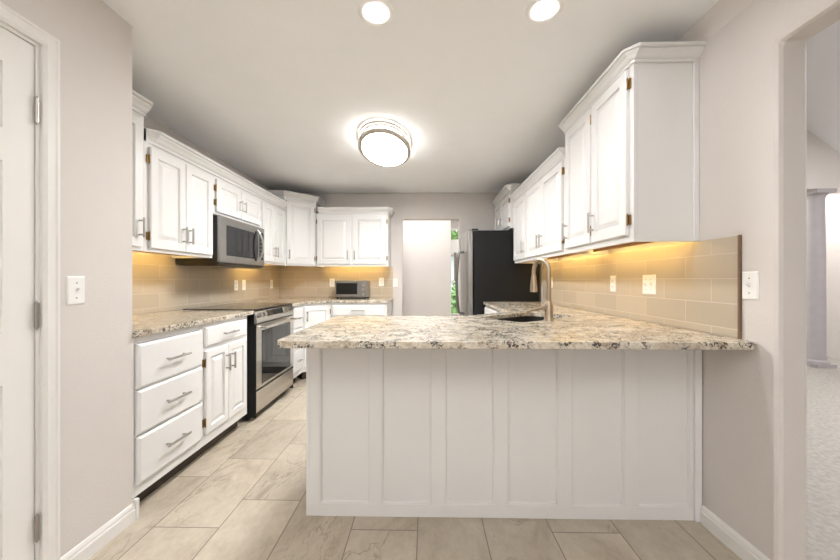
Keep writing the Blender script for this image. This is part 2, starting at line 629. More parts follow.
# the slab is built of stiles, rails and six raised panels in one mesh
drd = bpy.data.objects.new('door_1', None)
COL.objects.link(drd)
drd.location = (XP - 0.02, 0.81, 0)
drd['kind'] = 'structure'
bm = new()
fr = Fr((XP - 0.004, DY1 - 0.0195, 0.008), (0, -1, 0), (1, 0, 0))
DW, DH = 0.750, 1.992
fbox(bm, fr, 0, DW, 0, DH, -0.035, -0.012)
cols = [(0, 0.09), (0.325, 0.425), (DW - 0.09, DW)]
rows = [(0, 0.22), (0.795, 0.975), (1.55, 1.66), (DH - 0.11, DH)]
for a0, a1 in cols:
    fbox(bm, fr, a0, a1, 0, DH, -0.012, 0)
for b0, b1 in rows:
    fbox(bm, fr, 0.09, 0.325, b0, b1, -0.012, 0)
    fbox(bm, fr, 0.425, DW - 0.09, b0, b1, -0.012, 0)
for a0, a1 in ((0.09, 0.325), (0.425, DW - 0.09)):
    for b0, b1 in ((0.22, 0.795), (0.975, 1.55), (1.66, DH - 0.11)):
        rect_rings(bm, fr, a0, a1, b0, b1, [(0.002, -0.013), (0.008, -0.011), (0.03, -0.002), (0.034, -0.002)])
slab = obj('door_slab', bm, M_trim, drd)
for zc in (0.26, 1.03, 1.77):
    bm = new()
    yh = DY1 - 0.0178
    cyl(bm, (XP + 0.004, yh, zc - 0.045), (XP + 0.004, yh, zc + 0.045), 0.0062, seg=10)
    for s in (-1, 1):
        cyl(bm, (XP + 0.004, yh, zc + s * 0.045), (XP + 0.004, yh, zc + s * 0.052), 0.0045, 0.002, seg=10)
    box(bm, XP - 0.003, XP + 0.004, yh - 0.001, yh + 0.001, zc - 0.044, zc + 0.044)
    obj('hinge', bm, M_hinge, drd, smooth=True)

# hall beyond the far opening
bm = new()
HX = 0.425
box(bm, XL, HX, 5.70, 5.82, 0, H_CEIL - 0.0005)
struct('wall_hall', bm, M_wall, bevel=0.01)
bm = new()
box(bm, XL - 0.12, XL - 0.0005, YB + 0.1205, 6.8, 0, H_CEIL - 0.0005)
box(bm, 2.0, 2.12, YB + 0.1205, 6.8, 0, H_CEIL - 0.0005)
struct('wall_hall_ends', bm, M_wall)
# window wall
WY = 6.8
wx0, wx1, wz0, wz1 = 0.28, 1.45, 0.42, 2.22
bm = new()
box(bm, XL - 0.12, wx0, WY + 0.0005, WY + 0.14, 0, H_CEIL - 0.0005)
box(bm, wx1, 2.12, WY + 0.0005, WY + 0.14, 0, H_CEIL - 0.0005)
box(bm, wx0, wx1, WY + 0.0005, WY + 0.14, 0, wz0)
box(bm, wx0, wx1, WY + 0.0005, WY + 0.14, wz1, H_CEIL - 0.0005)
bmesh.ops.remove_doubles(bm, verts=bm.verts, dist=1e-5)
struct('wall_window', bm, M_wall)
win = bpy.data.objects.new('window_1', None)
COL.objects.link(win)
win.location = (0.86, WY + 0.07, wz0)
win['kind'] = 'structure'
bm = new()
for (a, b, c, d) in ((wx0 + .001, wx0 + 0.05, wz0 + .001, wz1 - .001), (wx1 - 0.05, wx1 - .001, wz0 + .001, wz1 - .001)):
    box(bm, a, b, WY + 0.02, WY + 0.09, c, d)
for (c, d) in ((wz0 + .001, wz0 + 0.05), (1.72, 1.98), (wz1 - 0.05, wz1 - .001)):
    box(bm, wx0 + 0.05, wx1 - 0.05, WY + 0.02, WY + 0.09, c, d)
box(bm, wx0 + 0.05, wx1 - 0.05, WY + 0.03, WY + 0.08, 1.10, 1.14)
obj('window_frame', bm, M_trim, win)
for (c, d) in ((wz0 + 0.05, 1.10), (1.14, 1.72), (1.98, wz1 - 0.05)):
    bm = new()
    box(bm, wx0 + 0.051, wx1 - 0.051, WY + 0.052, WY + 0.058, c + .001, d - .001)
    obj('pane', bm, M_pane, win)
# outside the window
bm = new(); box(bm, -6, 8, 7.05, 16, -0.5, -0.42); struct('floor_lawn', bm, M_grass)


def foliage(bm, c, r, n, leaf):
    c = Vector(c)
    for i in range(n):
        v = Vector((random.gauss(0, 1), random.gauss(0, 1), random.gauss(0, 1))).normalized()
        rr = r * random.uniform(0.45, 1.05)
        p = c + Vector((v.x * rr, v.y * rr, v.z * rr * 1.05))
        a = Vector((random.gauss(0, 1), random.gauss(0, 1), random.gauss(0, 1))).normalized()
        b = a.cross(v + Vector((0.01, 0.02, 0.03))).normalized()
        s = leaf * random.uniform(0.7, 1.3)
        q = [p - a * s, p + b * s * 0.5 - v * s * 0.15, p + a * s, p - b * s * 0.5 + v * s * 0.1]
        bm.faces.new([bm.verts.new(t) for t in q])


def plant(name, label, cat, base, stem_h, r, zc, n, leaf):
    t = thing(name, label, cat, base)
    bm = new()
    b = Vector(base)
    tube(bm, [b, b + Vector((0.02, 0, stem_h * 0.5)), b + Vector((-0.02, 0.02, stem_h))], [0.07, 0.055, 0.035], 8)
    obj('stem', bm, M_bark, t)
    bm = new()
    foliage(bm, (base[0], base[1], zc), r, n, leaf)
    obj('foliage', bm, M_leaf, t)


plant('shrub', 'green leafy shrub low outside the hall window', 'shrub', (0.72, 8.5, -0.42), 0.9, 0.72, 0.36, 900, 0.09)
plant('tree', 'green tree crown high outside the top hall window pane', 'tree', (1.0, 11.5, -0.42), 3.6, 1.1, 3.65, 1100, 0.14)
hs = thing('neighbour_house', 'pale blue-grey sided house seen through the hall window', 'house', (2.0, 14.0, -0.42))
bm = new()
for k in range(16):
    z0 = -0.42 + k * 0.16
    rings(bm, [[Vector((x, 14.0 - 0.03, z0)), Vector((x, 14.0, z0 + 0.16)), Vector((x, 14.3, z0 + 0.16)), Vector((x, 14.3, z0))] for x in (-1.0, 5.0)])
obj('siding', bm, M_siding, hs)
bm = new()
rings(bm, [[Vector((x, 13.6, 2.14)), Vector((x, 13.6, 2.22)), Vector((x, 15.2, 3.1)), Vector((x, 15.2, 2.14))] for x in (-1.2, 5.2)])
obj('roof', bm, mat('roof_shingle', (0.25, 0.24, 0.25), 0.9), hs)

# den on the right, seen through the wide opening
SL = -0.75
zc0 = 3.01 + SL * (XR + WT - 5.17)


def den_ceil(x):
    return 3.01 + SL * (x - 5.17)


bm = new()
pk = 3.9
px_ = 5.17 + (3.9 - 3.01) / SL
rings(bm, [[Vector((XR + WT, y, 3.9)), Vector((px_, y, 3.9)), Vector((6.0, y, den_ceil(6.0))), Vector((6.0, y, den_ceil(6.0) + 0.1)), Vector((px_, y, 4.0)), Vector((XR + WT, y, 4.0))] for y in (YN, 5.3)])
struct('ceiling_den', bm, M_ceil)
bm = new()
y0, y1 = 4.62, 4.76
rings(bm, [[Vector((XR + WT + .001, y, 2.356)), Vector((6.0, y, 2.356)), Vector((6.0, y, den_ceil(6.0) - .001)), Vector((px_, y, 3.899)), Vector((XR + WT + .001, y, 3.899))] for y in (y0 - 0.13, y0 + 0.15)])
struct('wall_den_header', bm, M_wall)
bm = new()
box(bm, XR + WT + 0.001, 4.9, y0 + 0.02, y1, 0.0045, 2.355)
struct('wall_den', bm, M_wall)
bm = new(); box(bm, 4.8, 6.0, 5.12, 5.24, 0.0045, 2.9); struct('wall_den_far', bm, M_trim)
bm = new(); box(bm, 6.001, 6.12, YN, 5.3, 0.0045, 3.0); struct('wall_den_side', bm, M_wall)
bm = new()
extrude_profile(bm, BB, (5.01, 5.1195, 0.0045), (5.99, 5.1195, 0.0045), (0, -1, 0))
struct('baseboard_den', bm, M_trim)

cl = thing('column', 'grey round column standing on the carpet in the next room', 'column', (5.24, 4.60, 0.0045))
bm = new()
box(bm, 5.24 - 0.13, 5.24 + 0.13, 4.60 - 0.13, 4.60 + 0.13, 0.0045, 0.05)
lathe(bm, (5.24, 4.60, 0), [(0.125, 0.05), (0.128, 0.065), (0.12, 0.085), (0.102, 0.10), (0.102, 0.115)])
obj('base', bm, M_column, cl, smooth=True)
bm = new()
lathe(bm, (5.24, 4.60, 0), [(0.099, 0.115), (0.093, 0.15), (0.093, 0.8), (0.090, 1.5), (0.082, 2.24)], 40)
obj('shaft', bm, M_column, cl, smooth=True)
bm = new()
lathe(bm, (5.24, 4.60, 0), [(0.082, 2.24), (0.088, 2.25), (0.088, 2.262), (0.097, 2.275), (0.115, 2.295), (0.115, 2.30)])
box(bm, 5.24 - 0.13, 5.24 + 0.13, 4.60 - 0.13, 4.60 + 0.13, 2.30, 2.354)
obj('capital', bm, M_column, cl, smooth=True)

# ------------------------------------------------------------------ backsplashes (tile on the walls)
TT = 0.008
bm = new(); box(bm, XL + 0.0005, XL + TT, 1.5865, YB - 0.0005, ZC + .001, 1.345)
tag(obj('backsplash', bm, M_tileY), 'beige running-bond tile backsplash behind the range on the left wall', 'backsplash')
bm = new(); box(bm, XL + TT + .0005, -0.462, YB - TT, YB - 0.0002, ZC + .001, 1.345)
tag(obj('backsplash', bm, M_tileX), 'beige tile backsplash behind the toaster oven on the far wall', 'backsplash')
bt = thing('backsplash', 'beige tile backsplash behind the sink faucet on the right wall', 'backsplash', (XR, 2.6, ZC + .001))
bm = new(); box(bm, XR - TT, XR - 0.0005, 1.432, 3.80, ZC + .001, 1.3435)
obj('tile_field', bm, M_tileY, bt)
bm = new(); box(bm, XR - TT - 0.003, XR - 0.0005, 1.423, 1.4315, ZC + .001, 1.346)
o = obj('edge_trim', bm, M_edge, bt)
o['label'] = 'dark bronze edge strip'

# ------------------------------------------------------------------ cabinet builders


def bar_pull(parent, fr, a, b, length, vertical, m=None):
    bm = new()
    r = 0.0062
    off = 0.030
    hl = length / 2
    e = hl * 0.72
    if vertical:
        cyl(bm, fr.p(a, b - hl, off), fr.p(a, b + hl, off), r, seg=12)
        for s in (-e, e):
            cyl(bm, fr.p(a, b + s, 0), fr.p(a, b + s, off), r * 0.85, seg=10)
    else:
        cyl(bm, fr.p(a - hl, b, off), fr.p(a + hl, b, off), r, seg=12)
        for s in (-e, e):
            cyl(bm, fr.p(a + s, b, 0), fr.p(a + s, b, off), r * 0.85, seg=10)
    o = obj('handle', bm, m or M_nickel, parent, smooth=True)
    return o


def hinge(parent, fr, a, b, side):
    """exposed cabinet hinge: knuckle beside the door edge, leaf on the face frame"""
    bm = new()
    cyl(bm, fr.p(a + side * 0.004, b - 0.026, 0.014), fr.p(a + side * 0.004, b + 0.026, 0.014), 0.0042, seg=10)
    for s in (-1, 1):
        cyl(bm, fr.p(a + side * 0.004, b + s * 0.026, 0.014), fr.p(a + side * 0.004, b + s * 0.032, 0.014), 0.003, 0.0015, seg=8)
    l0, l1 = sorted((a + side * 0.002, a + side * 0.016))
    fbox(bm, fr, l0, l1, b - 0.024, b + 0.024, 0.0004, 0.010)
    obj('hinge', bm, M_brass, parent, smooth=True)


def door(thing_, fr, a0, a1, b0, b1, handle=None, hinge_side=0, t=0.02, top_pull=False, hl=0.118):
    """raised-panel door; handle 'l'/'r' edge; hinge_side -1 left, 1 right (in local a)"""
    bm = new()
    f2 = Fr(fr.p(0, 0, 0.0006), fr.u, fr.n)
    w_ = min(a1 - a0, b1 - b0)
    fw = 0.055 if w_ > 0.24 else 0.042
    rect_rings(bm, f2, a0, a1, b0, b1, raised(t, fw, sl=0.024 if w_ > 0.2 else 0.016))
    d = obj('door', bm, M_cab, thing_)
    f3 = Fr(fr.p(0, 0, t), fr.u, fr.n)
    if handle:
        a = a0 + 0.028 if handle == 'l' else a1 - 0.028
        b = (b1 - 0.115) if top_pull else (b0 + 0.115)
        bar_pull(d, f3, a, b, hl, True)
    if hinge_side:
        a = a0 if hinge_side < 0 else a1
        for b in (b0 + 0.075, b1 - 0.075):
            hinge(d, fr, a, b, hinge_side)
    return d


def drawer(thing_, fr, a0, a1, b0, b1, t=0.02, pl=0.15):
    bm = new()
    f2 = Fr(fr.p(0, 0, 0.0006), fr.u, fr.n)
    rect_rings(bm, f2, a0, a1, b0, b1, [(0, 0), (0, t - 0.009), (0.003, t - 0.006), (0.011, t), (0.013, t)])
    d = obj('drawer', bm, M_cab, thing_)
    f3 = Fr(fr.p(0, 0, t), fr.u, fr.n)
    bar_pull(d, f3, (a0 + a1) / 2, (b0 + b1) / 2 + 0.0, min(pl, (a1 - a0) * 0.5), False)
    return d


FT = 0.018   # face frame thickness


def face_frame(thing_, fr, W_, z0, z1, stiles, rails):
    """fr.o at face; frame occupies d in [-FT, 0]; stiles list of (a0,a1), rails list of (b0,b1)"""
    bm = new()
    for a0, a1 in stiles:
        fbox(bm, fr, a0, a1, z0, z1, -FT, 0)
    st = sorted(stiles)
    for (p, q) in zip(st, st[1:]):
        for b0, b1 in rails:
            fbox(bm, fr, p[1], q[0], b0, b1, -FT, 0)
    return obj('face_frame', bm, M_cab, thing_, bevel=0.001, seg=1)


def carcass(thing_, fr, W_, D_, z0, z1, under=0.0, side_t=0.016):
    """open-fronted box behind the face frame; under = how far the bottom sits above the frame's lower edge"""
    bm = new()
    d0, d1 = -D_, -FT - 0.0002
    fbox(bm, fr, 0.0005, side_t, z0, z1, d0, d1)
    fbox(bm, fr, W_ - side_t, W_ - 0.0005, z0, z1, d0, d1)
    fbox(bm, fr, side_t, W_ - side_t, z1 - side_t, z1, d0, d1)
    fbox(bm, fr, side_t, W_ - side_t, z0 + under, z1 - side_t, d0, d0 + 0.01)
    if under <= 0:
        fbox(bm, fr, side_t, W_ - side_t, z0, z0 + side_t, d0 + 0.01, d1)
    c = obj('carcass', bm, M_cab, thing_)
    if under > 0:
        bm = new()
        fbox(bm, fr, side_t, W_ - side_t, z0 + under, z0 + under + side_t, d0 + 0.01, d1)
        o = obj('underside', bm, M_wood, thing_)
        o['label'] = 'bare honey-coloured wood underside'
    return c


CROWN = [(0.0, 0.0), (0.012, 0.0), (0.012, 0.014), (0.007, 0.0165), (0.007, 0.0205), (0.015, 0.024), (0.022, 0.031), (0.031, 0.044), (0.043, 0.054), (0.046, 0.058), (0.046, 0.062), (0.041, 0.064), (0.041, 0.068), (0.055, 0.070), (0.058, 0.074), (0.058, 0.085), (0.0, 0.085)]


def crown(path, z, h=0.085, prof=CROWN, sc=1.0):
    """sweep along a 2D path (outward = right-hand side of travel); convex corners get a flat facet"""
    bm = new()
    P = [Vector(p) for p in path]
    ns = []
    for a, b in zip(P, P[1:]):
        t = (b - a).normalized()
        ns.append(Vector((t.y, -t.x)))
    st = [(P[0], ns[0], 1.0)]
    for i in range(1, len(P) - 1):
        n1, n2 = ns[i - 1], ns[i]
        t1 = (P[i] - P[i - 1]).normalized()
        convex = t1.x * (P[i + 1] - P[i]).y - t1.y * (P[i + 1] - P[i]).x > 0
        if convex and n1.dot(n2) < 0.5:
            st += [(P[i], n1, 1.0), (P[i], n2, 1.0)]
        else:
            m_ = (n1 + n2).normalized()
            st.append((P[i], m_, 1.0 / max(0.3, m_.dot(n1))))
    st.append((P[-1], ns[-1], 1.0))
    ls = []
    for k, (p, n, s) in enumerate(st):
        ls.append([Vector((p.x + n.x * (a * sc + 0.0004) * s, p.y + n.y * (a * sc + 0.0004) * s, z + b * h / 0.085)) for a, b in prof])
    rings(bm, ls)
    bmesh.ops.remove_doubles(bm, verts=bm.verts, dist=1e-6)
    return bm


def topboard(bm, x0, x1, y0, y1, z):
    box(bm, x0, x1, y0, y1, z, z + 0.004)


# ------------------------------------------------------------------ base cabinets on the left
XB = -1.416          # base face plane
DB = 0.63
ZB = ZC - CT - 0.001     # top of base cabinets


def base_left(name, label, y0, y1):
    return thing(name, label, 'cabinet', ((XL + XB) / 2, (y0 + y1) / 2, 0.0)), Fr((XB, y0, 0), (0, 1, 0), (1, 0, 0)), y1 - y0


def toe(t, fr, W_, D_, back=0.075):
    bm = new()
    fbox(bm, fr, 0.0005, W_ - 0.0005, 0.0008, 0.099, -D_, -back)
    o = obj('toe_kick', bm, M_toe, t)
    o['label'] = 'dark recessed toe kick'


t, fr, w = base_left('base_cabinet', 'white base cabinet of three stacked drawers beside the pantry wall', 1.5875, 2.089)
carcass(t, fr, w, DB, 0.10, ZB)
face_frame(t, fr, w, 0.10, ZB, [(0, 0.016), (w - 0.016, w)], [(0.10, 0.165), (0.385, 0.408), (0.612, 0.632), (0.846, ZB)])
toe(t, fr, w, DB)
for b0, b1 in ((0.625, 0.843), (0.40, 0.615), (0.158, 0.388)):
    drawer(t, fr, 0.018, w - 0.014, b0, b1, pl=0.165)

t, fr, w = base_left('base_cabinet', 'white base cabinet with one drawer over two doors, left of the range', 2.0895, 2.625)
carcass(t, fr, w, DB, 0.10, ZB)
face_frame(t, fr, w, 0.10, ZB, [(0, 0.02), (w - 0.02, w)], [(0.10, 0.18), (0.70, 0.735), (0.848, ZB)])
toe(t, fr, w, DB)
drawer(t, fr, 0.02, w - 0.04, 0.728, 0.852, pl=0.16)
mid = (0.02 + w - 0.04) / 2
door(t, fr, 0.02, mid - 0.003, 0.172, 0.702, 'r', -1, top_pull=True)
door(t, fr, mid + 0.003, w - 0.04, 0.172, 0.702, 'l', 0, top_pull=True)

RY0, RY1 = 2.70, 3.462     # range
t, fr, w = base_left('base_cabinet', 'narrow white drawer cabinet on the far side of the range', 3.492, 3.80)
carcass(t, fr, w, DB, 0.10, ZB)
face_frame(t, fr, w, 0.10, ZB, [(0, 0.02), (w - 0.02, w)], [(0.10, 0.17), (0.385, 0.41), (0.61, 0.635), (0.848, ZB)])
toe(t, fr, w, DB)
for b0, b1 in ((0.628, 0.852), (0.402, 0.617), (0.16, 0.392)):
    drawer(t, fr, 0.02, w - 0.02, b0, b1, pl=0.085)

# diagonal corner base
YFB = 4.055            # face of the far run
dA, dB = Vector((XB, 3.8005, 0)), Vector((-1.158, YFB, 0))
u = (dB - dA)
n = Vector((u.y, -u.x, 0))
t = thing('base_cabinet', 'white diagonal corner base cabinet with one door, far left corner', 'cabinet', (-1.75, 4.35, 0))
frD = Fr(dA, u, n)
wD = u.length
bm = new()
nd = n.normalized() * FT
prism(bm, [(dA.x - nd.x * 1.02, dA.y - nd.y * 1.02 + 0.003), (dB.x - nd.x * 1.02 - 0.003, dB.y - nd.y * 1.02), (dB.x - 0.004, YB - 0.004), (XL + 0.004, YB - 0.004), (XL + 0.004, dA.y + 0.002)], 0.10, ZB)
obj('carcass', bm, M_cab, t)
face_frame(t, frD, wD, 0.10, ZB, [(0.002, 0.024), (wD - 0.024, wD - 0.002)], [(0.10, 0.17), (0.845, ZB)])
toe(t, Fr(frD.p(0.03, 0, 0), u, n), wD - 0.06, 0.25)
door(t, frD, 0.02, wD - 0.022, 0.16, 0.855, 'l', 1, top_pull=True)

x0, x1 = -1.1575, -0.475
t = thing('base_cabinet', 'white base cabinet with a top drawer below the toaster oven', 'cabinet', ((x0 + x1) / 2, 4.36, 0))
fr = Fr((x0, YFB, 0), (1, 0, 0), (0, -1, 0))
w = x1 - x0
carcass(t, fr, w, 0.62, 0.10, ZB)
face_frame(t, fr, w, 0.10, ZB, [(0, 0.022), (w - 0.022, w)], [(0.10, 0.17), (0.69, 0.73), (0.848, ZB)])
toe(t, fr, w, 0.62)
drawer(t, fr, 0.02, w - 0.022, 0.722, 0.855, pl=0.16)
door(t, fr, 0.02, w / 2 - 0.002, 0.16, 0.70, 'r', -1, top_pull=True)
door(t, fr, w / 2 + 0.002, w - 0.022, 0.16, 0.70, 'l', 1, top_pull=True)

# ------------------------------------------------------------------ peninsula, right run and diagonal sink base
YP = 1.632
XP0 = -0.588
t = thing('peninsula', 'white panelled peninsula cabinet with six tall recessed panels under the granite', 'cabinet', (0.36, 1.97, 0))
bm = new()
XE = 1.316
prism(bm, [(XP0 + 0.02, YP + 0.016), (XE, YP + 0.016), (XE, 1.90), (0.505, 1.90), (0.255, 2.25), (XP0 + 0.02, 2.25)], 0.0008, ZB)
obj('carcass', bm, M_panel, t)
bm = new()
box(bm, XP0, XP0 + 0.0195, YP, 2.26, 0.0008, ZB)
obj('end_panel', bm, M_panel, t, bevel=0.002)
# back panel face: stiles, rails, thin bead inside each recess, one mesh
bm = new()
fr = Fr((XP0 + 0.0198, YP, 0.0008), (1, 0, 0), (0, -1, 0))


def pxa(px):
    return (px - 426.0) / 335.0 * YP - (XP0 + 0.0198) + 0.000


wtot = XE - (XP0 + 0.0198)
edges_ = [(319.5, 369.5), (382.0, 431.5), (445, 494.0), (507.5, 557.5), (570.5, 622.5), (635.5, 686.5)]
zb, zt2 = 0.062, ZB - 0.036
fbox(bm, fr, 0, wtot, 0, zb, -0.0155, 0)
fbox(bm, fr, 0, wtot, zt2, ZB - 0.0008, -0.0155, 0)
prev = 0.0
for l, r in edges_:
    a0, a1 = pxa(l), pxa(r)
    fbox(bm, fr, prev, a0, zb, zt2, -0.0155, 0)
    rect_rings(bm, fr, a0, a1, zb, zt2, [(0, -0.0154), (0, -0.003), (0.006, -0.003), (0.0075, -0.0125), (0.010, -0.0125)])
    prev = a1
fbox(bm, fr, prev, wtot, zb, zt2, -0.0155, 0)
obj('back_panel', bm, M_panel, t, bevel=0.0012, seg=1)
bm = new()
box(bm, XE - 0.032, XE, YP - 0.013, YP - 0.0005, 0.0008, ZB)
obj('corner_strip', bm, M_panel, t, bevel=0.003)

t = thing('base_cabinet', 'white base cabinet on the right beyond the corner sink, next to the refrigerator', 'cabinet', (1.0, 3.28, 0))
XRF = 0.680
fr = Fr((XRF, 3.82, 0), (0, -1, 0), (-1, 0, 0))
w = 3.82 - 2.682
carcass(t, fr, w, 0.62, 0.10, ZB)
face_frame(t, fr, w, 0.10, ZB, [(0, 0.03), (w / 2 - 0.02, w / 2 + 0.02), (w - 0.03, w)], [(0.10, 0.17), (0.69, 0.73), (0.848, ZB)])
toe(t, fr, w, 0.62)
for a0, a1, hs_, s_ in ((0.022, w / 2 - 0.012, 'r', -1), (w / 2 + 0.012, w - 0.022, 'l', 1)):
    drawer(t, fr, a0, a1, 0.722, 0.855)
    door(t, fr, a0, a1, 0.16, 0.70, hs_, s_, top_pull=True)

t = thing('sink_base_cabinet', 'white diagonal corner base cabinet carrying the black sink', 'cabinet', (0.95, 2.5, 0))
pA, pB = Vector((0.282, 2.262, 0)), Vector((0.676, 2.668, 0))
bm = new()
# shell walls only, the bowl hangs inside
wall = [(pA.x + 0.02, pA.y), (pB.x + 0.006, pB.y - 0.013), (1.312, 2.680), (1.312, 2.254), (0.34, 2.254)]
inn = [(0.40, 2.272), (0.726, 2.60), (0.75, 2.662), (1.29, 2.662), (1.29, 2.272)]
prism(bm, wall, 0.10, ZB - 0.30, [inn])
obj('carcass', bm, M_cab, t)
u2 = (pA - pB)
frS = Fr(pB + Vector((-0.002, 0.006, 0)), u2, Vector((u2.y, -u2.x, 0)))
door(t, frS, 0.02, u2.length - 0.03, 0.16, ZB - 0.32, 'r', -1, top_pull=True)

# ------------------------------------------------------------------ countertops


def slab(name, label, pts, holes=()):
    bm = new()
    prism(bm, pts, ZC - CT, ZC, holes)
    o = obj(name, bm, M_granite, bevel=0.003, seg=2)
    return tag(o, label, 'countertop')


xe = -1.392
slab('countertop', 'short speckled granite countertop above the drawers beside the pantry wall',
     [(XL + TT + .001, 1.5872), (xe, 1.5872), (xe, RY0 - 0.012), (XL + TT + .001, RY0 - 0.012)])
yfe = YFB - 0.026
slab('countertop', 'speckled granite countertop in the far left corner under the toaster oven',
     [(XL + TT + .001, RY1 + 0.012), (xe, RY1 + 0.012), (xe, 3.79), (-1.147, yfe), (-0.452, yfe), (-0.452, YB - TT - .001), (XL + TT + .001, YB - TT - .001)])
# peninsula slab with the diagonal sink cut-out
uS, vS = Vector((0.8, 0.6)), Vector((-0.6, 0.8))
SL0 = Vector((0.331, 2.257))
sw, sd = 0.59, 0.375
SN = SL0 - vS * sd


def rrect(o, u_, v_, w_, d_, r, seg=5, grow=0.0):
    o = o - u_ * grow - v_ * grow
    w_, d_ = w_ + 2 * grow, d_ + 2 * grow
    r = r + grow
    pts = []
    for cx_, cy_, a0 in ((w_ - r, d_ - r, 0), (r, d_ - r, PI / 2), (r, r, PI), (w_ - r, r, 1.5 * PI)):
        for k in range(seg + 1):
            a = a0 + PI / 2 * k / seg
            q = o + u_ * (cx_ + r * math.cos(a)) + v_ * (cy_ + r * math.sin(a))
            pts.append((q.x, q.y))
    return pts


hole = rrect(SN, uS, vS, sw, sd, 0.05)
YPF = 1.347
XCE = -0.615
arc = [(XCE + 0.03 - 0.03 * math.sin(a), YPF + 0.03 - 0.03 * math.cos(a)) for a in (PI / 2, PI / 4, 0)]
xw = XR - TT - 0.004
slab('countertop', 'large speckled granite countertop of the peninsula, wrapping the corner sink',
     [(XCE, 2.297)] + arc + [(XR - 0.03, YPF), (XR - 0.010, YPF + 0.012), (XR - 0.002, YPF + 0.035), (XR - 0.002, 1.42), (xw, 1.4215), (xw, 3.822), (0.652, 3.822), (0.652, 2.640), (0.260, 2.297)], [hole])

# sink bowl
t = thing('sink', 'black undermount sink set diagonally in the granite corner', 'sink', (0.69, 2.34, ZC - CT - 0.22))
bm = new()
zt3 = ZC - CT - 0.0012
ls = []
for g, z in ((0.018, zt3), (0.018, zt3 - 0.008), (0.006, zt3 - 0.010), (0.0, zt3 - 0.19), (-0.012, zt3 - 0.205)):
    ls.append([Vector((x, y, z)) for x, y in rrect(SN, uS, vS, sw, sd, 0.05, grow=g)])
for g, z in ((-0.02, zt3 - 0.195), (-0.006, zt3 - 0.18), (-0.001, zt3)):
    ls.append([Vector((x, y, z)) for x, y in rrect(SN, uS, vS, sw, sd, 0.05, grow=g)])
# outer skin, floor, then inner skin: close the inner floor
vs_ = [[bm.verts.new(p) for p in lp] for lp in ls]
nn = len(vs_[0])
order = [0, 1, 2, 3, 4]
for a, b in zip(order, order[1:]):
    for i in range(nn):
        j = (i + 1) % nn
        bm.faces.new((vs_[a][i], vs_[a][j], vs_[b][j], vs_[b][i]))
bm.faces.new(vs_[4])
for a, b in ((5, 6), (6, 7), (7, 0)):
    for i in range(nn):
        j = (i + 1) % nn
        bm.faces.new((vs_[a][i], vs_[a][j], vs_[b][j], vs_[b][i]))
bm.faces.new(vs_[5])
obj('bowl', bm, M_sink, t, smooth=True)
bm = new()
cc = SN + uS * sw / 2 + vS * sd / 2
lathe(bm, (cc.x, cc.y, zt3 - 0.1945), [(0.045, 0), (0.045, 0.004), (0.03, 0.004), (0.025, 0.001)], 24)
obj('drain', bm, M_nickel, t, smooth=True)

# faucet
FX, FY = 0.747, 2.053
t = thing('faucet', 'brushed nickel gooseneck faucet with pull-down spray behind the sink', 'faucet', (FX, FY, ZC + .0005))
bm = new()
lathe(bm, (FX, FY, ZC + .0005), [(0.029, 0), (0.029, 0.006), (0.0265, 0.010), (0.0255, 0.055), (0.0255, 0.095), (0.0225, 0.105), (0.016, 0.118)], 28)
obj('body', bm, M_faucet, t, smooth=True)
dirF = Vector((-0.30, 0.95, 0)).normalized()
zn = ZC + 0.30
R = 0.075
pts = [Vector((FX, FY, ZC + 0.112)), Vector((FX, FY, ZC + 0.2)), Vector((FX, FY, zn))]
rad = [0.0155, 0.0145, 0.0135]
cN = Vector((FX, FY, zn)) + dirF * R
for k in range(1, 13):
    a = PI - PI * 1.0 * k / 12
    pts.append(cN + dirF * (R * math.cos(a)) + Vector((0, 0, R * math.sin(a))))
    rad.append(0.013)
pts.append(pts[-1] + Vector((0, 0, -0.02)) - dirF * 0.000)
rad.append(0.0128)
tip = pts[-1]
bm = new(); tube(bm, pts, rad, 16)
obj('neck', bm, M_faucet, t, smooth=True)
bm = new()
lathe(bm, (tip.x, tip.y, tip.z - 0.112), [(0.018, 0), (0.0235, 0.002), (0.0235, 0.012), (0.021, 0.05), (0.0155, 0.10), (0.0145, 0.113)], 24)
obj('spray_head', bm, M_faucet, t, smooth=True)
bm = new()
hb = Vector((FX, FY, ZC + 0.078))
cyl(bm, hb, hb + Vector((-0.046, -0.004, 0.0)), 0.0185, 0.017, 20)
tube(bm, [hb + Vector((-0.040, -0.004, 0.0)), hb + Vector((-0.075, -0.008, -0.006)), hb + Vector((-0.135, -0.012, -0.022))], [0.011, 0.0075, 0.0065], 12)
obj('lever', bm, M_faucet, t, smooth=True)

# ------------------------------------------------------------------ upper cabinets, left
XU = -1.74
DU = XU - (XL + TT + 0.001) + 0.008
ZU0 = 1.335


def upper_left(label, y0, y1):
    return thing('wall_cabinet', label, 'cabinet', ((XL + XU) / 2, (y0 + y1) / 2, 1.34)), Fr((XU, y0, 0), (0, 1, 0), (1, 0, 0)), y1 - y0


t, fr, w = upper_left('tall white wall cabinet cut off by the pantry wall, higher than its neighbour', 1.588, 2.035)
carcass(t, fr, w, DU, ZU0, 2.17, under=0.03)
face_frame(t, fr, w, ZU0, 2.17, [(0, 0.03), (w - 0.035, w)], [(ZU0, ZU0 + 0.04), (2.12, 2.17)])
door(t, fr, 0.02, w - 0.028, ZU0 + 0.022, 2.135, 'r', -1)
bm = crown([(XU, 1.588), (XU, 2.035), (XL + 0.005, 2.035)], 2.165)
box(bm, XL + 0.005, XU, 1.588, 2.035, 2.2455, 2.2495)
obj('crown', bm, M_cab, t)

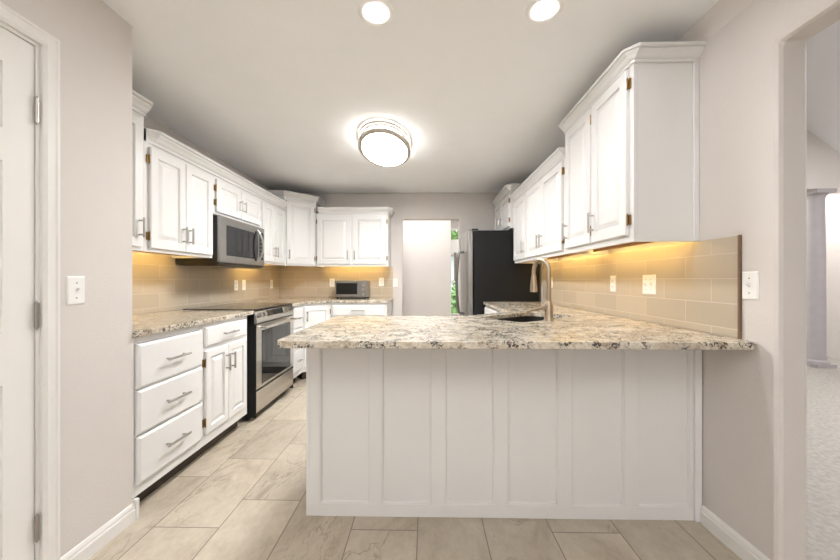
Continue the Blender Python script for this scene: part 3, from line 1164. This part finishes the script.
t, fr, w = upper_left('white two-door wall cabinet left of the microwave', 2.036, 2.699)
ZUT = 2.02
carcass(t, fr, w, DU, ZU0, ZUT, under=0.03)
face_frame(t, fr, w, ZU0, ZUT, [(0, 0.04), (w - 0.03, w)], [(ZU0, ZU0 + 0.04), (ZUT - 0.05, ZUT)])
md = (0.03 + w - 0.02) / 2
door(t, fr, 0.03, md - 0.003, ZU0 + 0.022, ZUT - 0.03, 'r', -1)
door(t, fr, md + 0.003, w - 0.022, ZU0 + 0.022, ZUT - 0.03, 'l', 0)

t, fr, w = upper_left('short white two-door wall cabinet directly above the microwave', 2.70, 3.485)
carcass(t, fr, w, DU, 1.70, ZUT)
face_frame(t, fr, w, 1.70, ZUT, [(0, 0.03), (w - 0.03, w)], [(1.70, 1.735), (ZUT - 0.05, ZUT)])
door(t, fr, 0.03, w / 2 - 0.004, 1.722, ZUT - 0.03, 'r', -1, hl=0.10)
door(t, fr, w / 2 + 0.004, w - 0.03, 1.722, ZUT - 0.03, 'l', 1, hl=0.10)

t, fr, w = upper_left('white two-door wall cabinet between the microwave and the far left corner', 3.486, 4.07)
carcass(t, fr, w, DU, ZU0, ZUT, under=0.03)
face_frame(t, fr, w, ZU0, ZUT, [(0, 0.03), (w - 0.03, w)], [(ZU0, ZU0 + 0.04), (ZUT - 0.05, ZUT)])
door(t, fr, 0.022, w / 2 - 0.003, ZU0 + 0.022, ZUT - 0.03, 'r', 0)
door(t, fr, w / 2 + 0.003, w - 0.022, ZU0 + 0.022, ZUT - 0.03, 'l', 0)

bm = crown([(XL + 0.005, 2.0365), (XU, 2.0365), (XU, 4.068)][::1], ZUT - 0.005) if False else crown([(XU - 0.0, 2.0995), (XU, 4.068)], ZUT - 0.004)
bm.free()
# the run's crown starts in a mitred return against the taller cabinet
bm = new()
ls = []
for (yy, s) in ((2.052, 0.0), (2.105, 1.0), (4.069, 1.0)):
    ls.append([Vector((XU + 0.0004 + a * (0.02 if s == 0 else 1), yy + (0 if s else 0), ZUT - 0.004 + b)) for a, b in CROWN])
rings(bm, ls)
box(bm, XL + 0.005, XU, 2.04, 4.069, ZUT + 0.0765, ZUT + 0.0805)
tag(obj('crown_moulding', bm, M_cab), 'white crown moulding along the tops of the lower left wall cabinets', 'moulding')

# diagonal corner wall cabinet
YFU = 4.365
cA, cB = Vector((XU, 4.0705, 0)), Vector((-1.444, YFU, 0))
t = thing('wall_cabinet', 'tall white diagonal corner wall cabinet with a single door', 'cabinet', (-1.8, 4.4, 1.34))
u3 = cB - cA
n3 = Vector((u3.y, -u3.x, 0))
frC = Fr(cA, u3, n3)
wC = u3.length
ZCT = 2.17
nd = n3.normalized() * FT * 1.02
bm = new()
prism(bm, [(cA.x - nd.x, cA.y - nd.y + 0.003), (cB.x - nd.x - 0.003, cB.y - nd.y), (cB.x - 0.003, YB - TT - .002), (XL + TT + .002, YB - TT - .002), (XL + TT + .002, cA.y + 0.002), (cA.x - 0.016, cA.y + 0.002)], ZU0 + 0.03, ZCT)
obj('carcass', bm, M_cab, t)
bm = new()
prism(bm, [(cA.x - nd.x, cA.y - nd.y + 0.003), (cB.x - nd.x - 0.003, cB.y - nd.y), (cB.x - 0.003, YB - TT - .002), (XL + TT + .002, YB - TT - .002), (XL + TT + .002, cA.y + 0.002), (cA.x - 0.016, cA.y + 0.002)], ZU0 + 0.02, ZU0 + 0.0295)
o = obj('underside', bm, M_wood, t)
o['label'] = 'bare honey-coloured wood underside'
face_frame(t, frC, wC, ZU0, ZCT, [(0.003, 0.03), (wC - 0.03, wC - 0.003)], [(ZU0, ZU0 + 0.04), (ZCT - 0.05, ZCT)])
door(t, frC, 0.026, wC - 0.030, ZU0 + 0.022, ZCT - 0.03, 'l', 1)
bm = crown([(XL + 0.01, cA.y + 0.001), (cA.x, cA.y + 0.001), (cB.x, cB.y), (cB.x, YB - 0.01)], ZCT - 0.005, h=0.08, sc=0.85)
prism(bm, [(XL + 0.01, cA.y + 0.004), (cA.x, cA.y + 0.004), (cB.x - .004, cB.y), (cB.x - .004, YB - 0.01), (XL + 0.01, YB - 0.01)], ZCT + 0.068, ZCT + 0.0715)
obj('crown', bm, M_cab, t)

# far wall cabinet
x0, x1 = -1.4435, -0.494
t = thing('wall_cabinet', 'white two-door wall cabinet on the far wall above the toaster oven', 'cabinet', ((x0 + x1) / 2, 4.5, 1.34))
fr = Fr((x0, YFU, 0), (1, 0, 0), (0, -1, 0))
w = x1 - x0
ZFT = 2.03
carcass(t, fr, w, YB - TT - .001 - YFU, ZU0, ZFT, under=0.03)
face_frame(t, fr, w, ZU0, ZFT, [(0, 0.02), (w / 2 - 0.03, w / 2 + 0.03), (w - 0.03, w)], [(ZU0, ZU0 + 0.045), (ZFT - 0.05, ZFT)])
door(t, fr, 0.022, w / 2 - 0.016, ZU0 + 0.03, ZFT - 0.035, 'r', -1)
door(t, fr, w / 2 + 0.016, w - 0.022, ZU0 + 0.03, ZFT - 0.035, 'l', 1)
bm = crown([(x0 + 0.04, YFU), (x1, YFU), (x1, YB - 0.004)], ZFT - 0.005, h=0.075)
box(bm, x0 + 0.04, x1, YFU, YB - 0.004, ZFT + 0.064, ZFT + 0.068)
obj('crown', bm, M_cab, t)

# ------------------------------------------------------------------ upper cabinets, right
XRU = 1.011
YRF = 3.838
DRU = (XR - TT - 0.001) - XRU


def upper_right(label, y0, y1, xf=XRU):
    """local a runs from the far end towards the camera"""
    return thing('wall_cabinet', label, 'cabinet', ((XR + xf) / 2, (y0 + y1) / 2, 1.345)), Fr((xf, y1, 0), (0, -1, 0), (-1, 0, 0)), y1 - y0


ZR0 = 1.345
ZRT, ZTT = 2.05, 2.215
t, fr, w = upper_right('tall white two-door wall cabinet nearest the camera on the right wall', 1.65, 2.445)
carcass(t, fr, w, DRU, ZR0, ZTT, under=0.03)
face_frame(t, fr, w, ZR0, ZTT, [(0, 0.03), (w / 2 - 0.02, w / 2 + 0.02), (w - 0.035, w)], [(ZR0, ZR0 + 0.045), (ZTT - 0.03, ZTT)])
ya = 2.445
door(t, fr, ya - 2.405, ya - 2.05, ZR0 + 0.035, ZTT - 0.012, 'l', 1)
door(t, fr, ya - 2.03, ya - 1.682, ZR0 + 0.035, ZTT - 0.012, 'l', 1)
bm = new()
box(bm, 1.294, XR - 0.0006, 1.640, 1.6495, ZR0 + 0.0, ZTT)
obj('wall_strip', bm, M_cab, t, bevel=0.002)
bm = crown([(XR - 0.001, 2.4455), (XRU, 2.4455), (XRU, 1.65), (XR - 0.001, 1.65)], ZTT - 0.002, h=0.066, sc=0.9)
box(bm, XRU, XR - 0.002, 1.65, 2.445, ZTT + 0.0595, ZTT + 0.063)
obj('crown', bm, M_cab, t)

t, fr, w = upper_right('white two-door wall cabinet beside the tall one, above the faucet', 2.446, 3.365)
carcass(t, fr, w, DRU, ZR0, ZRT, under=0.03)
face_frame(t, fr, w, ZR0, ZRT, [(0, 0.02), (w / 2 - 0.02, w / 2 + 0.02), (w - 0.03, w)], [(ZR0, ZR0 + 0.045), (ZRT - 0.04, ZRT)])
door(t, fr, 0.012, w / 2 - 0.004, ZR0 + 0.03, ZRT - 0.02, 'r', -1)
door(t, fr, w / 2 + 0.004, w - 0.03, ZR0 + 0.03, ZRT - 0.02, 'l', 1)
t, fr, w = upper_right('single-door white wall cabinet between the refrigerator and the sink', 3.366, YRF)
carcass(t, fr, w, DRU, ZR0, ZRT, under=0.03)
face_frame(t, fr, w, ZR0, ZRT, [(0, 0.03), (w - 0.02, w)], [(ZR0, ZR0 + 0.045), (ZRT - 0.04, ZRT)])
door(t, fr, 0.022, w - 0.012, ZR0 + 0.03, ZRT - 0.02, 'r', 0)
bm = new()
ls = []
for yy in (YRF - 0.001, 2.4475):
    ls.append([Vector((XRU - 0.0004 - a * 0.9, yy, ZRT - 0.004 + b * 0.85)) for a, b in CROWN])
rings(bm, ls)
box(bm, XRU, XR - 0.002, 2.4475, YRF - 0.001, ZRT + 0.0635, ZRT + 0.067)
tag(obj('crown_moulding', bm, M_cab), 'white crown moulding along the lower right wall cabinets above the sink', 'moulding')

XFR = 0.965
t, fr, w = upper_right('short white two-door wall cabinet above the black refrigerator', 3.842, 4.675, XFR)
ZFR0, ZFRT = 1.752, 2.165
carcass(t, fr, w, XR - 0.002 - XFR, ZFR0, ZFRT)
face_frame(t, fr, w, ZFR0, ZFRT, [(0, 0.03), (w - 0.03, w)], [(ZFR0, ZFR0 + 0.035), (ZFRT - 0.04, ZFRT)])
door(t, fr, 0.022, w / 2 - 0.003, ZFR0 + 0.02, ZFRT - 0.02, 'r', -1, hl=0.10)
door(t, fr, w / 2 + 0.003, w - 0.025, ZFR0 + 0.02, ZFRT - 0.02, 'l', 1, hl=0.10)
bm = crown([(XFR, 4.674), (XFR, 3.842), (XR - 0.001, 3.842)], ZFRT - 0.004, h=0.08)
box(bm, XFR, XR - 0.002, 3.845, 4.674, ZFRT + 0.068, ZFRT + 0.0715)
obj('crown', bm, M_cab, t)

# ------------------------------------------------------------------ range
XRG = -1.378
t = thing('range', 'stainless slide-in electric range with black glass cooktop and oven door', 'range', (-1.7, (RY0 + RY1) / 2, 0.0))
fr = Fr((XRG, RY0, 0), (0, 1, 0), (1, 0, 0))
w = RY1 - RY0
bm = new()
fbox(bm, fr, 0, w, 0.035, 0.895, -0.66, -0.042)
for a in (0, w - 0.003):
    fbox(bm, fr, a, a + 0.003, 0.035, 0.79, -0.0421, -0.003)
    fbox(bm, fr, a, a + 0.003, 0.79, 0.895, -0.0421, -0.021)
for a in (0.03, w - 0.07):
    fbox(bm, fr, a, a + 0.04, 0.0008, 0.035, -0.62, -0.58)
    fbox(bm, fr, a, a + 0.04, 0.0008, 0.035, -0.12, -0.08)
obj('body', bm, M_black, t, bevel=0.002)
bm = new()
box(bm, -1.978, XRG - 0.012, RY0 - 0.010, RY1 + 0.010, ZC + 0.0016, ZC + 0.010)
obj('cooktop', bm, M_cook, t, bevel=0.002)
for (bx_, by_, br_) in ((-1.83, 2.90, 0.075), (-1.83, 3.27, 0.10), (-1.56, 2.90, 0.11), (-1.56, 3.27, 0.075)):
    bm = new()
    lathe(bm, (bx_, by_, ZC + 0.0102), [(br_ - 0.003, 0), (br_ - 0.003, 0.0003), (br_, 0.0003), (br_, 0)], 32, caps=False)
    obj('burner_ring', bm, M_hinge, t)
bm = new()
# control fascia, leaning back at the top
prof = [(-0.041, 0.80), (0.0, 0.80), (0.004, 0.812), (0.0, 0.835), (-0.018, 0.898), (-0.041, 0.902)]
rings(bm, [[fr.p(a, b, d) for d, b in prof] for a in (0.0035, w - 0.0035)])
fas = obj('control_panel', bm, M_steel, t, bevel=0.002)
nrm = Vector((1, 0, 0.27)).normalized()
for a in (0.055, 0.125, w - 0.19, w - 0.12, w - 0.05):
    bm = new()
    c0 = fr.p(a, 0.864, -0.0085) + nrm * 0.0005
    cyl(bm, c0, c0 + nrm * 0.006, 0.024, 0.024, 20)
    cyl(bm, c0 + nrm * 0.006, c0 + nrm * 0.030, 0.0195, 0.017, 20)
    obj('knob', bm, M_nickel, fas, smooth=True)
bm = new()
v0, v1 = 0.843, 0.892
for_ = []
ls = []
for off in (0.0006, 0.0022):
    ls.append([fr.p(a, b, -(b - 0.835) / 0.063 * 0.018) + nrm * off for a, b in ((0.19, v0), (w - 0.245, v0), (w - 0.245, v1), (0.19, v1))])
rings(bm, ls)
obj('display', bm, M_glass, fas)
bm = new()
fbox(bm, fr, 0.0035, w - 0.0035, 0.262, 0.79, -0.040, 0)
dr = obj('oven_door', bm, M_steel, t, bevel=0.003)
bm = new()
rect_rings(bm, fr, 0.085, w - 0.085, 0.285, 0.735, [(0, 0.0003), (0, 0.0015), (0.004, 0.003), (0.006, 0.003)])
obj('oven_window', bm, M_oven, dr)
bm = new()
cyl(bm, fr.p(0.05, 0.762, 0.048), fr.p(w - 0.05, 0.762, 0.048), 0.012, seg=16)
for a in (0.07, w - 0.07):
    cyl(bm, fr.p(a, 0.762, 0.0005), fr.p(a, 0.762, 0.048), 0.009, seg=12)
obj('oven_handle', bm, M_steel, dr, smooth=True)
bm = new()
fbox(bm, fr, 0.0035, w - 0.0035, 0.072, 0.245, -0.040, -0.002)
obj('drawer', bm, M_steel, t, bevel=0.003)

# ------------------------------------------------------------------ microwave
XM = -1.684
t = thing('microwave', 'stainless over-the-range microwave with curved handle mounted below the short cabinet', 'microwave', (-1.88, 3.09, 1.27))
my0, my1 = 2.7105, 3.462
fr = Fr((XM, my0, 0), (0, 1, 0), (1, 0, 0))
w = my1 - my0
mz0, mz1 = 1.305, 1.688
bm = new()
fbox(bm, fr, 0, w, mz0, mz1, -0.37, -0.026)
obj('body', bm, M_black, t, bevel=0.002)
bm = new()
rings(bm, [[fr.p(a, b, d) for d, b in ((-0.365, 1.285), (-0.365, mz0 - .0005), (-0.01, mz0 - .0005), (-0.01, 1.29), (-0.05, 1.275), (-0.32, 1.275))] for a in (0.002, w - 0.002)])
bp_ = obj('vent_base', bm, M_black, t)
for a in (0.12, w - 0.32):
    bm = new()
    fbox(bm, fr, a, a + 0.2, 1.2725, 1.2747, -0.29, -0.09)
    obj('grease_filter', bm, M_steel, bp_)
bm = new()
fbox(bm, fr, 0.001, w - 0.001, mz0, mz1, -0.025, 0)
dm = obj('door', bm, M_steelv, t, bevel=0.003)
bm = new()
rect_rings(bm, fr, 0.09, 0.545, 1.365, 1.62, [(0, 0.0003), (0, 0.001), (0.003, 0.002), (0.005, 0.002)])
obj('door_window', bm, M_glass, dm)
bm = new()
rect_rings(bm, fr, w - 0.105, w - 0.022, 1.36, 1.64, [(0, 0.0003), (0, 0.001), (0.002, 0.0018), (0.003, 0.0018)])
kp = obj('control_panel', bm, M_glass, t)
bm = new()
for r_ in range(5):
    for c_ in range(3):
        a = w - 0.095 + c_ * 0.024
        b = 1.385 + r_ * 0.036
        fbox(bm, fr, a, a + 0.015, b, b + 0.02, 0.0019, 0.0025)
obj('buttons', bm, M_darkst, kp)
# black oval recess behind the bowed handle
bm = new()
ca, cb = 0.575, 1.492
ls = []
for d in (0.0004, 0.0016):
    ls.append([fr.p(ca + 0.044 * math.cos(2 * PI * k / 28), cb + 0.150 * math.sin(2 * PI * k / 28), d + (0.0019 if False else 0.0016)) for k in range(28)])
rings(bm, ls)
obj('handle_recess', bm, M_glass, dm)
bm = new()
pts = []
for k in range(15):
    s = -1 + 2 * k / 14
    pts.append(fr.p(ca + 0.042 - 0.03 * s * s, cb + 0.165 * s, 0.012 + 0.04 * (1 - s * s)))
pts[0] = fr.p(ca + 0.012, cb - 0.165, 0.0035)
pts[-1] = fr.p(ca + 0.012, cb + 0.165, 0.0035)
tube(bm, pts, 0.0095, 12)
obj('handle', bm, M_nickel, dm, smooth=True)

# ------------------------------------------------------------------ refrigerator
fy0, fy1 = 3.845, 4.655
t = thing('refrigerator', 'black-sided refrigerator with stainless doors beside the far opening', 'refrigerator', (0.9, 4.25, 0))
bm = new()
box(bm, 0.545, 1.29, fy0, fy1, 0.03, 1.725)
for x in (0.60, 1.22):
    for y in (fy0 + 0.03, fy1 - 0.08):
        box(bm, x, x + 0.05, y, y + 0.05, 0.0008, 0.03)
obj('body', bm, M_fridge, t, bevel=0.006)
fr = Fr((0.478, fy1, 0), (0, -1, 0), (-1, 0, 0))
w = fy1 - fy0
for a0, a1, hs_ in ((0.001, w / 2 - 0.003, w / 2 - 0.04), (w / 2 + 0.003, w - 0.001, w / 2 + 0.04)):
    bm = new()
    fbox(bm, fr, a0, a1, 0.68, 1.735, -0.062, 0)
    d_ = obj('door', bm, M_steelv, t, bevel=0.012, seg=3)
    bm = new()
    pts = [fr.p(hs_, 0.74, 0.0)]
    for k in range(13):
        s = -1 + 2 * k / 12
        pts.append(fr.p(hs_, 1.125 + 0.38 * s, 0.060 + 0.030 * (1 - s * s)))
    pts.append(fr.p(hs_, 1.51, 0.0))
    tube(bm, pts, 0.014, 12)
    obj('handle', bm, M_darkst, d_, smooth=True)
bm = new()
fbox(bm, fr, 0.001, w - 0.001, 0.06, 0.67, -0.062, 0)
d_ = obj('freezer_drawer', bm, M_steelv, t, bevel=0.012, seg=3)
bm = new()
tube(bm, [fr.p(0.08, 0.60, 0), fr.p(0.09, 0.60, 0.045), fr.p(w / 2, 0.60, 0.055), fr.p(w - 0.09, 0.60, 0.045), fr.p(w - 0.08, 0.60, 0)], 0.011, 12)
obj('handle', bm, M_nickel, d_, smooth=True)
bm = new()
box(bm, 0.53, 0.60, fy0 + 0.004, fy0 + 0.06, 1.7355, 1.746)
box(bm, 0.53, 0.60, fy1 - 0.06, fy1 - 0.004, 1.7355, 1.746)
obj('hinge_cap', bm, M_black, t, bevel=0.003)

# ------------------------------------------------------------------ toaster oven
tx0, tx1, ty0, ty1 = -1.20, -0.772, 4.37, 4.63
tz = ZC + 0.0006
t = thing('toaster_oven', 'stainless toaster oven on the far granite counter', 'toaster oven', ((tx0 + tx1) / 2, 4.5, tz))
bm = new()
box(bm, tx0, tx1, ty0 + 0.012, ty1, tz + 0.018, tz + 0.24)
obj('body', bm, M_steelv, t, bevel=0.006)
fr = Fr((tx0, ty0 + 0.0115, tz), (1, 0, 0), (0, -1, 0))
w = tx1 - tx0
bm = new(); fbox(bm, fr, w - 0.105, w - 0.002, 0.02, 0.236, 0, 0.010)
cp = obj('control_panel', bm, M_steelv, t, bevel=0.002)
for b in (0.06, 0.118, 0.176):
    bm = new()
    cyl(bm, fr.p(w - 0.052, b, 0.0103), fr.p(w - 0.052, b, 0.028), 0.019, 0.016, 18)
    obj('knob', bm, M_nickel, cp, smooth=True)
bm = new(); fbox(bm, fr, 0.004, w - 0.108, 0.026, 0.234, 0, 0.010)
td = obj('door', bm, M_steelv, t, bevel=0.002)
bm = new(); rect_rings(bm, fr, 0.022, w - 0.128, 0.06, 0.205, [(0, 0.0101), (0, 0.0112), (0.003, 0.0125), (0.004, 0.0125)])
obj('door_window', bm, M_glass, td)
bm = new()
cyl(bm, fr.p(0.03, 0.216, 0.034), fr.p(w - 0.135, 0.216, 0.034), 0.006, seg=12)
for a in (0.045, w - 0.15):
    cyl(bm, fr.p(a, 0.216, 0.0102), fr.p(a, 0.216, 0.034), 0.005, seg=10)
obj('door_handle', bm, M_nickel, td, smooth=True)
for (x, y) in ((tx0 + 0.03, ty0 + 0.04), (tx1 - 0.03, ty0 + 0.04), (tx0 + 0.03, ty1 - 0.03), (tx1 - 0.03, ty1 - 0.03)):
    bm = new(); cyl(bm, (x, y, tz), (x, y, tz + 0.018), 0.012, 0.014, 14)
    obj('foot', bm, M_black, t, smooth=True)

# ------------------------------------------------------------------ outlets and switches


def plate(name, label, cat, fr, gangs, kinds, pw=0.07, ph=0.115):
    """fr.o at plate centre on the wall surface"""
    t = thing(name, label, cat, fr.p(0, -ph / 2, 0))
    W_ = pw if gangs == 1 else 0.115
    bm = new()
    rect_rings(bm, fr, -W_ / 2, W_ / 2, -ph / 2, ph / 2, [(0, 0.0006), (0.001, 0.003), (0.005, 0.0058), (0.006, 0.0058)])
    obj('cover_plate', bm, M_plate, t)
    for g, k in enumerate(kinds):
        a = 0 if gangs == 1 else (-0.023 + 0.046 * g)
        if k == 'toggle':
            bm = new()
            fbox(bm, fr, a - 0.005, a + 0.005, -0.012, 0.012, 0.0060, 0.0066)
            rings(bm, [[fr.p(a - 0.004, -0.004, 0.0067), fr.p(a + 0.004, -0.004, 0.0067), fr.p(a + 0.004, 0.006, 0.0067), fr.p(a - 0.004, 0.006, 0.0067)],
                       [fr.p(a - 0.003, 0.006, 0.019), fr.p(a + 0.003, 0.006, 0.019), fr.p(a + 0.003, 0.011, 0.018), fr.p(a - 0.003, 0.011, 0.018)]])
            obj('toggle', bm, M_plate2, t)
            for s in (-0.03, 0.03):
                bm = new()
                cyl(bm, fr.p(a, s, 0.0059), fr.p(a, s, 0.0069), 0.003, seg=10)
                obj('screw', bm, M_hinge, t)
        elif k == 'rocker':
            bm = new()
            rings(bm, [[fr.p(a - 0.016, -0.033, 0.0060), fr.p(a + 0.016, -0.033, 0.0060), fr.p(a + 0.016, 0.033, 0.0060), fr.p(a - 0.016, 0.033, 0.0060)],
                       [fr.p(a - 0.0155, -0.0325, 0.0085), fr.p(a + 0.0155, -0.0325, 0.0085), fr.p(a + 0.0155, 0.0325, 0.0066), fr.p(a - 0.0155, 0.0325, 0.0066)]])
            obj('rocker', bm, M_plate2, t)
        else:
            for s in (-0.02, 0.02):
                bm = new()
                ls = []
                for d in (0.0060, 0.0075):
                    ls.append([fr.p(a + 0.0165 * math.cos(2 * PI * q / 20), s + 0.0145 * math.sin(2 * PI * q / 20), d) for q in range(20)])
                rings(bm, ls)
                o = obj('socket', bm, M_plate2, t)
                bm = new()
                fbox(bm, fr, a - 0.0075, a - 0.0055, s - 0.001, s + 0.007, 0.0076, 0.0079)
                fbox(bm, fr, a + 0.0055, a + 0.0075, s - 0.001, s + 0.007, 0.0076, 0.0079)
                fbox(bm, fr, a - 0.002, a + 0.002, s - 0.009, s - 0.005, 0.0076, 0.0079)
                obj('slots', bm, M_slot, o)
    return t


def onL(y, z, x=XP):
    return Fr((x, y, z), (0, 1, 0), (1, 0, 0))


def onR(y, z, x=XR):
    return Fr((x, y, z), (0, -1, 0), (-1, 0, 0))


plate('light_switch', 'white toggle light switch on the pantry wall beside the door', 'light switch', onL(1.323, 1.115), 1, ['toggle'])
plate('light_switch', 'white toggle light switch on the right wall next to the tile edge', 'light switch', onR(1.386, 1.134), 1, ['toggle'])
XT = XR - TT
plate('light_switch', 'white two-gang toggle switch plate on the right tile backsplash', 'light switch', onR(1.312 * 335 / (646.7 - 426), 1.13, XT), 2, ['toggle', 'toggle'])
plate('outlet', 'white outlet on the right backsplash, between the faucet and the two-gang plate', 'outlet', onR(1.312 * 335 / (611.5 - 426), 1.13, XT), 1, ['socket'])
plate('outlet', 'white outlet partly behind the faucet on the right backsplash', 'outlet', onR(1.312 * 335 / (550.5 - 426), 1.13, XT), 1, ['socket'])
XT = XL + TT
plate('outlet', 'white outlet on the left backsplash below the microwave, nearer of the pair', 'outlet', onL(2.062 * 335 / (426 - 234.0), 1.10, XT), 1, ['socket'])
plate('light_switch', 'white rocker switch on the left backsplash below the microwave, farther of the pair', 'light switch', onL(2.062 * 335 / (426 - 242.0), 1.10, XT), 1, ['rocker'])
plate('outlet', 'white outlet on the left backsplash near the far corner', 'outlet', onL(2.062 * 335 / (426 - 270.2), 1.10, XT), 1, ['socket'])


def onF(px, z, y=YB - TT):
    return Fr(((px - 426) / 335 * y, y, z), (1, 0, 0), (0, -1, 0))


plate('outlet', 'white outlet on the far tile just left of the toaster oven', 'outlet', onF(331.6, 1.12), 1, ['socket'])
plate('outlet', 'white outlet on the far tile right of the toaster oven', 'outlet', onF(381.3, 1.13), 1, ['socket'])
plate('light_switch', 'white rocker switch on bare far wall between tile edge and hall opening', 'light switch', onF(395.3, 1.12, YB), 1, ['rocker'], pw=0.065)

# ------------------------------------------------------------------ ceiling lamps


def downlight(x, y, label):
    t = thing('recessed_downlight', label, 'ceiling light', (x, y, H_CEIL - 0.012), 'recessed ceiling downlights')
    z = H_CEIL - 0.0005
    bm = new()
    lathe(bm, (x, y, z), [(0.082, 0.0), (0.082, -0.003), (0.076, -0.006), (0.052, -0.0045), (0.0465, -0.002), (0.0465, 0.0)], 40, caps=False)
    obj('trim_ring', bm, M_canring, t, smooth=True)
    bm = new()
    lathe(bm, (x, y, z), [(0.046, -0.001), (0.045, -0.003), (0.04, -0.0065), (0.03, -0.008), (0.01, -0.009)], 40)
    obj('lens', bm, M_can, t)


downlight(-0.227, 1.519, 'round recessed downlight in the ceiling, left one near the top edge')
downlight(0.532, 1.515, 'round recessed downlight in the ceiling, right one above the tall cabinet side')

lx, ly = -0.358, 2.925
OA, OB = 0.222, 0.405
t = thing('flush_ceiling_light', 'oval flush ceiling light with two nickel rings and glowing white glass', 'ceiling light', (lx, ly, H_CEIL - 0.11))


def oval(bm, prof, seg=64, caps=True):
    """prof = (inset from the oval outline, z below the ceiling)"""
    rings(bm, [[Vector((lx + (OA - i_) * math.cos(2 * PI * k / seg), ly + (OB - i_) * math.sin(2 * PI * k / seg), H_CEIL + z_)) for k in range(seg)] for i_, z_ in prof], caps, caps)


bm = new()
oval(bm, [(0.06, -0.0006), (0.06, -0.030), (0.034, -0.034), (0.034, -0.037), (0.062, -0.037), (0.062, -0.078), (0.034, -0.078), (0.034, -0.0795)])  # pan, plus a lower disc added to block the glass's upward light
obj('mounting_pan', bm, M_canring, t, smooth=True)
bm = new()
oval(bm, [(0.034, -0.0375), (0.0315, -0.05), (0.0315, -0.0795)], caps=False)
obj('glass_side', bm, M_lens_side, t, smooth=True)
bm = new()
oval(bm, [(0.031, -0.0805), (0.031, -0.0885), (0.06, -0.091), (0.11, -0.0925), (0.17, -0.093)])
obj('glass_shade', bm, M_lens, t, smooth=True)
for zr, hh, ww in ((-0.022, 0.007, 0.010), (-0.083, 0.013, 0.030)):
    bm = new()
    oval(bm, [(ww, zr - hh), (0.002, zr - hh), (0.0, zr - hh + 0.002), (0.0, zr + hh), (ww, zr + hh), (ww, zr - hh)], caps=False)
    obj('ring', bm, M_ring, t, smooth=True)
for a in (-PI / 2 - 0.15, 0.35, PI - 0.35, PI / 2):
    bm = new()
    qx, qy = lx + (OA - 0.005) * math.cos(a), ly + (OB - 0.005) * math.sin(a)
    cyl(bm, (qx, qy, H_CEIL - 0.0695), (qx, qy, H_CEIL - 0.0295), 0.004, seg=10)
    obj('post', bm, M_nickel, t, smooth=True)
for a in (0, PI):
    bm = new()
    qx = lx + (OA - 0.005) * math.cos(a)
    qi = lx + (OA - 0.062) * math.cos(a)
    x_, X_ = sorted((qx, qi))
    box(bm, x_, X_, ly - 0.01, ly + 0.01, H_CEIL - 0.021, H_CEIL - 0.017)
    obj('bracket', bm, M_nickel, t)

# under-cabinet light bars, tucked behind the front rails


def bar_light(fr, a0, a1, z, label, dep=0.175):
    """fr at the face plane, bar sits just behind the face frame"""
    c = fr.p((a0 + a1) / 2, 0, -dep)
    t = thing('light_bar', label, 'under-cabinet light', (c.x, c.y, z - 0.014))
    f2 = Fr((fr.o.x, fr.o.y, 0), fr.u, fr.n)
    bm = new()
    rings(bm, [[f2.p(a, b, d) for d, b in ((-dep, z), (-dep, z - 0.020), (-dep - 0.004, z - 0.020), (-dep - 0.004, z - 0.004), (-dep - 0.034, z - 0.004), (-dep - 0.034, z))] for a in (a0, a1)])
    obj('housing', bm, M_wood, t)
    bm = new()
    rings(bm, [[f2.p(a, b, d) for d, b in ((-dep - 0.0045, z - 0.0045), (-dep - 0.0045, z - 0.018), (-dep - 0.0065, z - 0.018), (-dep - 0.032, z - 0.0065), (-dep - 0.032, z - 0.0045))] for a in (a0 + 0.002, a1 - 0.002)])
    obj('lens', bm, M_bar, t)


zr = ZR0 + 0.0297
fR = Fr((XRU, 3.785, 0), (0, -1, 0), (-1, 0, 0))
bar_light(fR, 3.785 - 2.40, 3.785 - 1.70, zr, 'warm light bar under the tall right wall cabinet')
bar_light(fR, 3.785 - 3.30, 3.785 - 2.50, zr, 'warm light bar under the right wall cabinet above the faucet')
bar_light(fR, 0.05, 0.36, zr, 'warm light bar under the single-door cabinet next to the refrigerator')
zl = ZU0 + 0.0297
fL = Fr((XU, 0, 0), (0, 1, 0), (1, 0, 0))
bar_light(fL, 1.64, 1.99, zl, 'warm light bar under the tall cabinet beside the pantry wall')
bar_light(fL, 2.09, 2.64, zl, 'warm light bar under the two-door cabinet left of the microwave')
bar_light(fL, 3.54, 4.02, zl, 'warm light bar under the cabinet right of the microwave')
bar_light(Fr((frC.o.x, frC.o.y, 0), frC.u, frC.n), 0.09, wC - 0.09, ZU0 + 0.0197, 'warm light bar under the diagonal corner cabinet')
bar_light(Fr((-1.4435, YFU, 0), (1, 0, 0), (0, -1, 0)), 0.06, 0.88, zl, 'warm light bar under the far wall cabinet')
